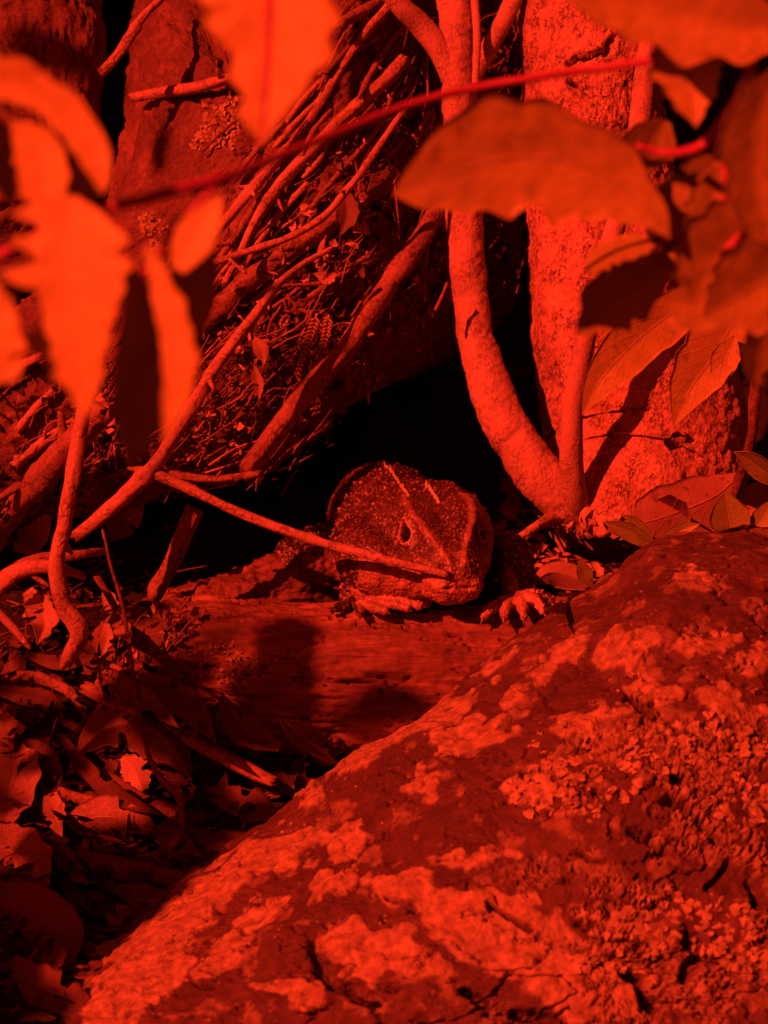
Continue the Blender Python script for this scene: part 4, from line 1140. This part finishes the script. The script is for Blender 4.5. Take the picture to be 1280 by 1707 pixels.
scatter_bits('leaf_crumbs', reg_floor, 700, 'bits', (1.5, 6.5), 'brown leaf fragments of the forest floor at the lower left', seed=7, liftmax=.01)
scatter_bits('twig_crumbs', reg_floor, 160, 'twigdark', (3, 12), 'dark twiglets of the forest floor at the lower left', twig=True, seed=8)
BVH = BVH_TREE
scatter_bits('leaf_crumbs', reg_tree, 420, 'bitsp', (1.0, 4.5), 'pale leaf fragments round the foot of the tree', seed=9)
scatter_bits('twig_crumbs', reg_tree, 70, 'twigmid', (2, 7), 'small twiglets round the foot of the tree', twig=True, seed=10)
BVH = BVH_GROUND
scatter_bits('moss_crumbs', reg_lip, 260, 'bits', (.6, 2.0), 'mossy crumbs along the lip of the overhanging rock', seed=11)
scatter_bits('leaf_crumbs', reg_gap, 160, 'bits', (1.0, 3.6), 'leaf crumbs on the rock edge behind the curved stem', seed=13)
scatter_bits('twig_crumbs', reg_gap, 90, 'twigmid', (1.5, 6), 'twiglets on the rock edge behind the curved stem', twig=True, seed=14)

# lichen rosettes
lichen_lobes(RIGHT_ROCK, [(372, 205, 34, 36, 210), (345, 235, 22, 18, 60), (245, 372, 14, 16, 50), (262, 395, 16, 22, 60), (365, 690, 52, 46, 420), (405, 715, 24, 30, 120), (355, 755, 20, 18, 70), (700, 560, 20, 30, 40), (620, 630, 16, 20, 40)], 1, 1, M['lichen'], (1.1, 2.6), 3)
lichen_lobes(LOG, [(372, 1105, 46, 30, 120), (395, 1132, 22, 16, 30), (300, 1050, 30, 16, 50), (340, 1080, 18, 10, 16)], 1, 1, M['lichen'], (.8, 2.0), 4)
BVH = BVH_ALL
lichen_lobes(BOULDER, [(1000, 1270, 120, 50, 150), (1190, 1250, 80, 50, 110), (1230, 1340, 50, 40, 60), (950, 1330, 90, 30, 60), (1110, 1540, 110, 50, 120), (1230, 1580, 40, 50, 50),
                       (1000, 1600, 60, 30, 60), (880, 1320, 40, 24, 40)], 1, 1, M['lichen'], (1.6, 4.2), 5)

# ------------------------------------------------------------------ the reptile
def skin_material():
    m = bpy.data.materials.new('beaded reptile skin'); t = nodes(m)
    v, _ = objcoord(t)
    tone = attr(t, 'tone'); gro = attr(t, 'groove')
    a = noise(t, 90, v, 4, 0.6)
    base = mix(t, maprange(t, a, 0.35, 0.65), (.028, .012, .008), (.065, .028, .018))
    pale = mix(t, maprange(t, noise(t, 160, v, 3), 0.4, 0.6), (.32, .15, .09), (.52, .28, .17))
    col = mix(t, tone, base, pale)
    col = mix(t, gro, col, (.012, .006, .004))
    hgt = math_(t, 'ADD', noise(t, 1500, v, 3, 0.6), math_(t, 'MULTIPLY', noise(t, 500, v, 2), 0.6))
    finish(t, col, 0.4, hgt, 0.00022, 0.6)
    return m
M['skin'] = skin_material()

def build_reptile():
    yaw = math.radians(11); pit = math.radians(-6)
    f = np.array([math.sin(yaw) * math.cos(pit), -math.cos(yaw) * math.cos(pit), -math.sin(pit)])
    up = np.array([0, 0, 1.0]); l = np.cross(up, f); l /= np.linalg.norm(l); u = np.cross(f, l)
    roll = math.radians(-4)
    l, u = l * math.cos(roll) + u * math.sin(roll), u * math.cos(roll) - l * math.sin(roll)
    sc = 1.15e-3
    B = np.array([f, l, u])
    snout = np.array(P(761, 966, .978))
    O = snout - (f * 46 + u * -3.0) * sc
    def tow(p): return O + (np.asarray(p, float) @ B) * sc
    st = [(-20, [(0, 10), (10, 9.5), (17, 5), (22, 0), (20, -9), (12, -15), (0, -17)]),
          (-8, [(0, 11), (10, 11), (18, 6), (22.4, -1), (21.2, -10), (12, -16), (0, -17)]),
          (2, [(0, 12.2), (10.5, 14.2), (18, 8), (22.8, -1), (21.5, -10.5), (12, -15.5), (0, -16.5)]),
          (11, [(0, 12.4), (12.0, 16.4), (15.6, 9.5), (20.8, -1), (20.2, -10), (12, -15), (0, -16)]),
          (20, [(0, 11.8), (11.6, 15.6), (13.0, 8.5), (17.3, -1), (17.6, -9.5), (10.5, -14), (0, -15)]),
          (28, [(0, 10), (9.0, 12.4), (10.4, 6.5), (13.4, -1.5), (13.8, -9), (8.5, -13), (0, -14)]),
          (36, [(0, 7.4), (5.4, 8.0), (8.2, 4), (10.8, -2), (11.0, -8.5), (6.5, -11.8), (0, -12.6)]),
          (42, [(0, 4.6), (3.5, 5.2), (7.0, 1.8), (10.0, -2.5), (10.0, -7.8), (5.6, -10.6), (0, -11.2)]),
          (45.5, [(0, 2.0), (2.4, 2.4), (5.4, -0.3), (8.0, -3), (7.8, -7.0), (4.4, -9.2), (0, -9.8)]),
          (47, [(0, -0.2), (2.2, -0.4), (3.8, -1.6), (5.0, -3.4), (4.8, -6.0), (2.4, -7.6), (0, -8.0)])]
    prof = []
    for x, hp in st:
        ring = [(x, y, z) for y, z in hp] + [(x, -y, z) for y, z in hp[-2:0:-1]]
        prof.append(ring)
    prof = np.array(prof, float)                       # (10, 12, 3)
    def resh(a):
        a = np.array(a, float); z = a[..., 2]
        a[..., 2] = np.where(z > 0, z * .74, z * 1.2); a[..., 1] *= .95
        return a
    prof = resh(prof)
    # smooth round the ring, then along
    rr = []
    for ring in prof:
        c = np.vstack([ring[-2:], ring, ring[:3]])
        n = 60; s = np.linspace(0, 12, n, endpoint=False); i = s.astype(int); q = (s - i)[:, None]
        p0, p1, p2, p3 = c[i + 1], c[i + 2], c[i + 3], c[i + 4]
        rr.append(0.5 * (2 * p1 + (p2 - p0) * q + (2 * p0 - 5 * p1 + 4 * p2 - p3) * q ** 2 + (3 * p1 - p0 - 3 * p2 + p3) * q ** 3))
    rr = np.array(rr)
    H = np.stack([catmull(rr[:, k], 70) for k in range(60)], 0)        # (60, 70, 3)
    c0 = np.repeat(H[:, :1].mean(0, keepdims=True), 60, 0); c1 = np.repeat(H[:, -1:].mean(0, keepdims=True), 60, 0)
    H = np.concatenate([c0, H, c1], 1)
    parts_v, parts_f, off = [], [], 0
    def addg(V):
        nonlocal off
        parts_v.append(V.reshape(-1, 3)); parts_f.append(tube_faces(V) + off); off += V.shape[0] * V.shape[1]
    addg(tow(H))
    def tb(pts, flat=None, nseg=20, dz=.018):
        pts = [(a_, b_, c_ + dz, d_) for a_, b_, c_, d_ in pts]
        p, r = pathpx(pts)
        addg(tube(p, r, nseg, 40, 0.0, flat=flat))
    # neck and body curving back into the burrow
    tb([(708, 925, 1.00, 56), (672, 900, 1.02, 78), (648, 880, 1.045, 88), (640, 864, 1.07, 92), (650, 868, 1.10, 86), (650, 880, 1.15, 80), (600, 900, 1.22, 80), (540, 890, 1.28, 76), (420, 870, 1.33, 60)], nseg=32)
    # jowl and throat folds
    tb([(596, 900, 1.04, 44), (612, 934, 1.004, 48), (655, 953, .9965, 43), (700, 965, .9935, 34), (738, 973, .993, 24)], dz=0)
    tb([(600, 920, 1.04, 40), (620, 965, 1.012, 44), (665, 980, 1.004, 34), (715, 984, .999, 28)], dz=0)
    # near foreleg: shoulder, elbow out to the left, forearm back under the jowl
    tb([(625, 900, 1.06, 46), (565, 905, 1.055, 38), (520, 910, 1.05, 32), (490, 925, 1.045, 27), (500, 955, 1.035, 24)])
    tb([(610, 930, 1.02, 34), (596, 970, 1.005, 27), (590, 1000, .998, 22), (600, 1015, .993, 17)])
    toes_n = [[(590, 1005, .995, 11), (570, 1012, .99, 8), (552, 1016, .987, 6)],
              [(600, 1008, .992, 11), (600, 1018, .985, 8), (598, 1026, .982, 6)],
              [(606, 1008, .99, 11), (628, 1014, .984, 8), (646, 1020, .981, 6)],
              [(612, 1006, .99, 11), (650, 1008, .984, 8), (682, 1016, .981, 6)],
              [(612, 1002, .99, 10), (660, 1003, .985, 8), (704, 1010, .982, 6)]]
    # far foreleg
    tb([(770, 900, 1.05, 40), (820, 915, 1.045, 34), (852, 925, 1.035, 32), (858, 960, 1.02, 26), (856, 990, 1.008, 20), (852, 1008, .998, 15)])
    toes_f = [[(850, 1004, .998, 12), (828, 1010, .99, 8), (816, 1018, .986, 7), (806, 1030, .983, 5)],
              [(854, 1006, .996, 12), (846, 1010, .988, 8), (842, 1022, .984, 7), (840, 1031, .982, 5)],
              [(860, 1002, .996, 12), (870, 1006, .988, 8), (872, 1018, .983, 7), (873, 1031, .981, 5)],
              [(864, 1000, .996, 12), (888, 998, .989, 8), (900, 1008, .984, 7), (908, 1023, .981, 5)],
              [(862, 1000, .999, 12), (892, 990, .995, 7), (912, 996, .99, 6), (922, 1010, .987, 5)]]
    toes_n = [[(a_, b_, c_ + .008, d_) for a_, b_, c_, d_ in t_] for t_ in toes_n]
    toes_f = [[(a_, b_, c_ + .006, d_ * 1.15) for a_, b_, c_, d_ in t_] for t_ in toes_f]
    for t_ in toes_n + toes_f: tb(t_, nseg=12, dz=0)
    # eye sockets are cut by displacement; brow and cheek masses
    v = np.vstack(parts_v); fc = np.vstack(parts_f)
    me = bpy.data.meshes.new('tmp'); me.from_pydata(v.tolist(), [], fc.tolist()); me.update()
    ob = bpy.data.objects.new('tmp', me); COL.objects.link(ob)
    md = ob.modifiers.new('r', 'REMESH'); md.mode = 'VOXEL'; md.voxel_size = 0.00042; md.adaptivity = 0
    sm = ob.modifiers.new('s', 'SMOOTH'); sm.factor = 0.5; sm.iterations = 14
    dg = bpy.context.evaluated_depsgraph_get()
    ev = ob.evaluated_get(dg).to_mesh()
    nv = len(ev.vertices)
    V = np.empty(nv * 3, np.float32); ev.vertices.foreach_get('co', V); V = V.reshape(-1, 3).astype(float)
    N = np.empty(nv * 3, np.float32); ev.vertices.foreach_get('normal', N); N = N.reshape(-1, 3).astype(float)
    Fq = np.empty(len(ev.loops), np.int32); ev.loops.foreach_get('vertex_index', Fq); Fq = Fq.reshape(-1, 4)
    bpy.data.objects.remove(ob, do_unlink=True)
    print('reptile verts', nv)
    q = (V - O) @ B.T / sc
    qa = q.copy(); qa[:, 1] = np.abs(qa[:, 1])
    head = smooth(-4, 6, q[:, 0]) * (np.abs(q[:, 1]) < 30) * smooth(-24, -18, q[:, 2])
    V = V + N * (0.0009 * fbm(V * 110, 3) * (1 - .75 * head))[:, None]
    # folds on the neck
    fold = np.abs(perlin(V * np.array([55, 90, 40]) + 3))
    V = V - N * (0.0006 * smooth(.10, 0, fold) * (1 - head))[:, None]
    V = V + N * (0.0007 * fbm(V * 190 + 4, 3) * head)[:, None]
    groove = np.zeros(nv)
    mouth = np.array([(48, 0, -4.6), (47, 3.5, -4.7), (45, 7.4, -4.8), (42, 9.6, -4.9), (34, 12.4, -5.4), (26, 16, -6.0), (18, 19.6, -6.0), (11, 22.5, -4.6), (6, 24, -2.2)])
    mouth = resh(mouth)
    dm = seg_dist(qa, mouth)
    mk = smooth(.85, 0.1, dm)
    V = V - N * (0.0007 * mk - 0.0003 * smooth(2.6, 1.2, dm) * smooth(.3, 1.3, dm))[:, None]
    groove = np.maximum(groove, smooth(.55, .1, dm) * .85)
    ridge = seg_dist(qa, resh([(4, 11, 15.4), (12, 11.6, 16), (20, 11.3, 15.1), (28, 9, 12.1), (36, 5.4, 8.2), (42, 3.5, 5.3), (45.5, 2.2, 2.4)]))
    V = V + N * (0.0007 * smooth(1.7, 0, ridge) * (1 + .8 * perlin(V * 500)))[:, None]
    # dished top of the skull between the brows
    V = V - N * (0.0012 * smooth(7, 0, np.linalg.norm((q - resh([22, 0, 12.5])) * [.5, 1, .6], axis=1)))[:, None]
    EC = resh([22.5, 12.6, 6.8])
    de = qa - EC
    du_ = np.abs(de[:, 0] * .71 + de[:, 2] * .70); dz_ = np.abs(de[:, 2] * .71 - de[:, 0] * .70)
    el = np.sqrt((du_ / 2.2) ** 2 + (dz_ / 4.3) ** 2 + (np.clip(np.abs(de[:, 1]) - 5, 0, 99)) ** 2)
    V = V - N * (0.0042 * smooth(1.0, .55, el) - 0.0011 * smooth(1.9, 1.1, el) * smooth(.85, 1.1, el))[:, None]
    groove = np.maximum(groove, smooth(1.0, .8, el) * head)
    lid = np.abs(el - 1.15)
    V = V + N * (0.0008 * smooth(.16, 0, lid))[:, None]
    dn = np.linalg.norm(qa - resh([43.8, 4.9, 1.0]), axis=1)
    V = V - N * (0.0013 * smooth(1.5, .3, dn) - .0004 * smooth(2.6, 1.6, dn) * smooth(1, 1.6, dn))[:, None]
    groove = np.maximum(groove, smooth(1.1, .5, dn))
    ear = np.linalg.norm((qa - np.array([0, 24, -3])) * [1, .4, .8], axis=1)
    V = V - N * (0.0012 * smooth(5, 0, ear))[:, None]
    # cheek folds
    for pl in ([(30, 13, 2.5), (24, 16.5, 1.5), (16, 20, 2.5), (8, 22.5, 5)], [(38, 9.5, -1.5), (28, 15, -2.2), (18, 20, -1.8), (9, 23.5, 1)], [(22, 18.5, -10), (12, 22, -9.5), (2, 24, -8)]):
        dl = seg_dist(qa, resh(pl)); V = V - N * (0.0007 * smooth(1.3, 0, dl) - .0005 * smooth(3, 1.3, dl) * smooth(.5, 1.4, dl))[:, None]
    # beads
    wv = V + 0.0006 * np.stack([perlin(V * 300), perlin(V * 300 + 9), perlin(V * 300 + 19)], -1)
    a1, a2, ai = worley(wv / 0.0021)
    b1, b2, bi = worley(wv / 0.0013)
    hs = smooth(-2, 12, q[:, 0]) * (np.abs(q[:, 1]) < 30) * smooth(-24, -18, q[:, 2])
    ea, eb = smooth(0.02, 0.35, a2 - a1), smooth(0.02, 0.4, b2 - b1)
    big = ea * (1 - .5 * a1); sml = eb * (1 - .5 * b1)
    h = (1 - hs) * 0.00085 * big * (.5 + ai) + hs * 0.00042 * sml * (.5 + bi)
    V = V + N * h[:, None]
    tone = (1 - hs) * smooth(.45, 0.1, a1) * (.25 + .75 * ai ** 1.3) + hs * (smooth(.5, .1, b1) * (.25 + .6 * bi))
    lower = smooth(2, -6, q[:, 2]) * hs
    tone = np.clip(tone + .55 * lower + .15 * smooth(34, 44, q[:, 0]) * hs + .35 * smooth(2.2, .5, ridge) + .8 * smooth(.25, 0, lid) * head, 0, 1)
    tone *= 1 - .8 * groove
    root = link('tuatara', V, Fq, M['skin'], attrs={'tone': tone, 'groove': groove},
                label='spiny crested lizard-like reptile looking out of the dark burrow over the log', cat='reptile')
    # eyes
    def ball(name, c, r, mat, parent, sc3=(1, 1, 1), axis=None):
        th = np.linspace(0, 2 * math.pi, 24, endpoint=False)[:, None]; ph = np.linspace(0.02, math.pi - .02, 14)[None]
        S_ = np.stack([np.cos(th) * np.sin(ph) * sc3[0], np.sin(th) * np.sin(ph) * sc3[1], np.cos(ph) * sc3[2] + 0 * th], -1) * r
        return link(name, np.array(c) + (S_ @ B) * sc, gridfaces(24, 14, True), M[mat], parent=parent)
    for sgn in (1, -1):
        c = tow((EC[0], sgn * (EC[1] - 1.9), EC[2] - .2))
        e = ball('eye', c, 3.5, 'eye', root)
        o_ = np.array([.35, sgn * .88, .3]); o_ /= np.linalg.norm(o_)
        ball('pupil', c + (o_ @ B) * sc * 3.1, .9, 'pupil', e, (.5, .5, 1.5))
    # crest and claws
    bv = BVHTree.FromPolygons(V.tolist(), Fq.tolist())
    def surf(x, y):
        d = P(x, y, 1.0) - CAM; r_ = bv.ray_cast(CAM, d.normalized())
        return (r_[0], r_[1]) if r_[0] is not None else (P(x, y, 1.05), Vector((0, 0, 1)))
    def cone(name, a, d, ln, r, mat, side):
        a = np.array(a); d = np.array(d); d /= np.linalg.norm(d)
        V_ = tube([a - d * ln * .3, a + d * ln * .3, a + d * ln * .7 + side * ln * .06, a + d * ln + side * ln * .2], [r, r * .8, r * .45, r * .08], 7, 9, .05, 1.0)
        return link(name, V_, tube_faces(V_), M[mat], parent=root)
    cr = catmull(np.array([(632, 772), (645, 776), (656, 788), (666, 802), (674, 814), (681, 822)]), 13)
    for k, (x, y) in enumerate(cr):
        p_, n_ = surf(x, y + 4)
        cone('crest_spine', p_, np.array(n_) * .5 + _U * .55 - _R * .25 + RNG.normal(0, .1, 3), RNG.uniform(.0022, .0038), .0007, 'spine', -_F)
    cr = catmull(np.array([(712, 806), (719, 815), (725, 824), (731, 834)]), 5)
    for k, (x, y) in enumerate(cr):
        p_, n_ = surf(x, y + 4)
        cone('crest_spine', p_, np.array(n_) * .4 + _U * .6 - _R * .3, RNG.uniform(.0028, .0042), .0009, 'spine', -_F)
    for t_ in toes_n + toes_f:
        near_ = t_ in toes_n
        a = np.array(P(*t_[-1][:3])); b = np.array(P(*t_[-2][:3])); d = a - b; d /= np.linalg.norm(d)
        d = d + np.array([0, 0, -.35])
        cone('claw', a, d, .0016 if near_ else .0027, .0006 if near_ else .0008, 'claw', np.array([0, 0, -1.0]))
    return root, bv
REPTILE, BV_REP = build_reptile()
forked_twig()


# unseen leaves added upper left of the picture, placed to cast chosen shade patches
SH = [(60,1205,50,26,.46),(165,1240,40,36,.44),(250,1150,60,28,.45),(430,1165,30,44,.44),(255,1255,34,26,.43),(20,1350,30,18,.43),(160,1300,40,16,.45),(120,1110,50,20,.44),(215,1400,50,18,.44),(60,1480,60,26,.42),(320,1200,50,26,.44),
      (480,1075,44,50,.42),(478,1140,40,50,.42),(650,1170,44,26,.45),(600,1205,40,16,.45),
      (500,1300,90,34,.4),(400,1290,60,30,.45),(300,1130,60,30,.43),(390,1200,50,20,.45),(330,1250,40,22,.45),
      (250,1450,120,30,.4),(300,1470,90,40,.43),(390,1400,60,36,.42),(200,1520,130,50,.45),(90,1540,90,50,.42),(30,1620,90,60,.44),(130,1600,60,50,.46),
      (220,1550,80,40,.41),(10,1690,90,50,.46),(110,1480,50,30,.44),(130,1290,50,30,.43),(120,1200,60,24,.46),(30,1160,50,20,.44),(200,1180,44,22,.42),
      (70,1240,26,50,.43),(330,1400,60,34,.46),(380,1360,40,24,.42),(60,1370,26,22,.45),(180,1430,60,20,.43),
      (215,940,30,50,.40),(240,1010,30,30,.41),(265,250,22,50,.5),(85,85,44,34,.5),(20,1500,60,30,.40),
      (900,905,60,20,.5),(852,930,26,26,.5),(440,1370,60,24,.44),(350,1340,60,24,.44),(420,1310,50,20,.42),(150,1500,90,40,.42)]
rgs = np.random.default_rng(21)
hub = []
BVH = BVH_GROUND
for k, (x, y, rx, ry, s) in enumerate(SH):
    s = s * 1.7
    q = P(x, y, hit(x, y)[0])
    c = q - L * s
    # the blob's extent, projected along the light: the leaf lies square to the sun
    e1 = (R - L * R.dot(L)).normalized(); e2 = L.cross(e1).normalized()
    if rx >= ry: ax, ln, wd = e1, rx, ry
    else: ax, ln, wd = e2, ry, rx
    sx = ax; sy = L.cross(ax).normalized()
    ln = ln / K * 1.22; wd = max(wd, 18) / K * 1.22
    nu, nv = 16, 9
    u = np.linspace(0, 1, nu)[:, None]; s_ = np.linspace(-1, 1, nv)[None]
    prof = np.sin(np.clip(u, 0.001, .999) ** .85 * math.pi) ** .6 * (1 + .12 * 2.4 * perlin(np.stack([u * 6 + 0 * s_, np.sign(s_) + 0 * u, 0 * u + 0 * s_ + k], -1)))
    Vl = np.array(c) + np.array(sx) * ((u - .5) * 2 * ln + 0 * s_)[..., None] + np.array(sy) * (prof * s_ * wd)[..., None] \
        + np.array(L) * (.12 * wd * np.abs(s_) + .1 * ln * (u - .5) ** 2 + .1 * wd * perlin(np.stack([u * 3 + 0 * s_, s_ * 2 + 0 * u, 0 * u * s_ + k], -1)))[..., None]
    uv = np.stack([np.repeat(u, nv, 1), np.repeat((s_ + 1) / 2, nu, 0)], -1)
    v, f, u2 = thicken(Vl, uv)
    link('leaf', v, f, M['leafd'], parent=SHRUB, uv=u2)  # added shade leaf, out of view, only parented to the shrub
    hub.append(c + sx * ln * -1.0)
# added twigs run along the light to an unseen bough high on the left
added_bough = [Vector(P(0, 0, .5)) * 0 + (Vector(P(640, 1100, 1.0)) - L * 1.9) + R * (-.35 + .7 * k / 5) + Vector((0, 0, .03 * math.sin(k))) for k in range(6)]
Vt = tube(added_bough, [.0012, .0013, .0014, .0014, .0013, .001], 8, None, .08, 4)
link('stem', Vt, tube_faces(Vt), M['redstem'], SHRUB)
Vt = tube([P(-600, 1500, .62), CAM - R * .9 - U * .3 + F * .5, CAM - R * 1.6 + U * .2 + F * .1, CAM - R * 1.8 + U * .7 - F * .3, added_bough[0]], [.006, .006, .005, .004, .0012], 10, 80, .08, 5)
link('stem', Vt, tube_faces(Vt), M['redstem'], SHRUB)
for k, g_ in enumerate(hub):
    j = min(added_bough, key=lambda b: (b - (g_ - L * (b - g_).length)).length)
    far = g_ - L * .9
    Vt = tube([g_, g_ - L * .45, far, (far + j) / 2 - L * .05, j], [.0007, .0008, .0009, .0009, .001], 6, 40, .08, k)
    link('stem', Vt, tube_faces(Vt), M['redstem'], SHRUB)
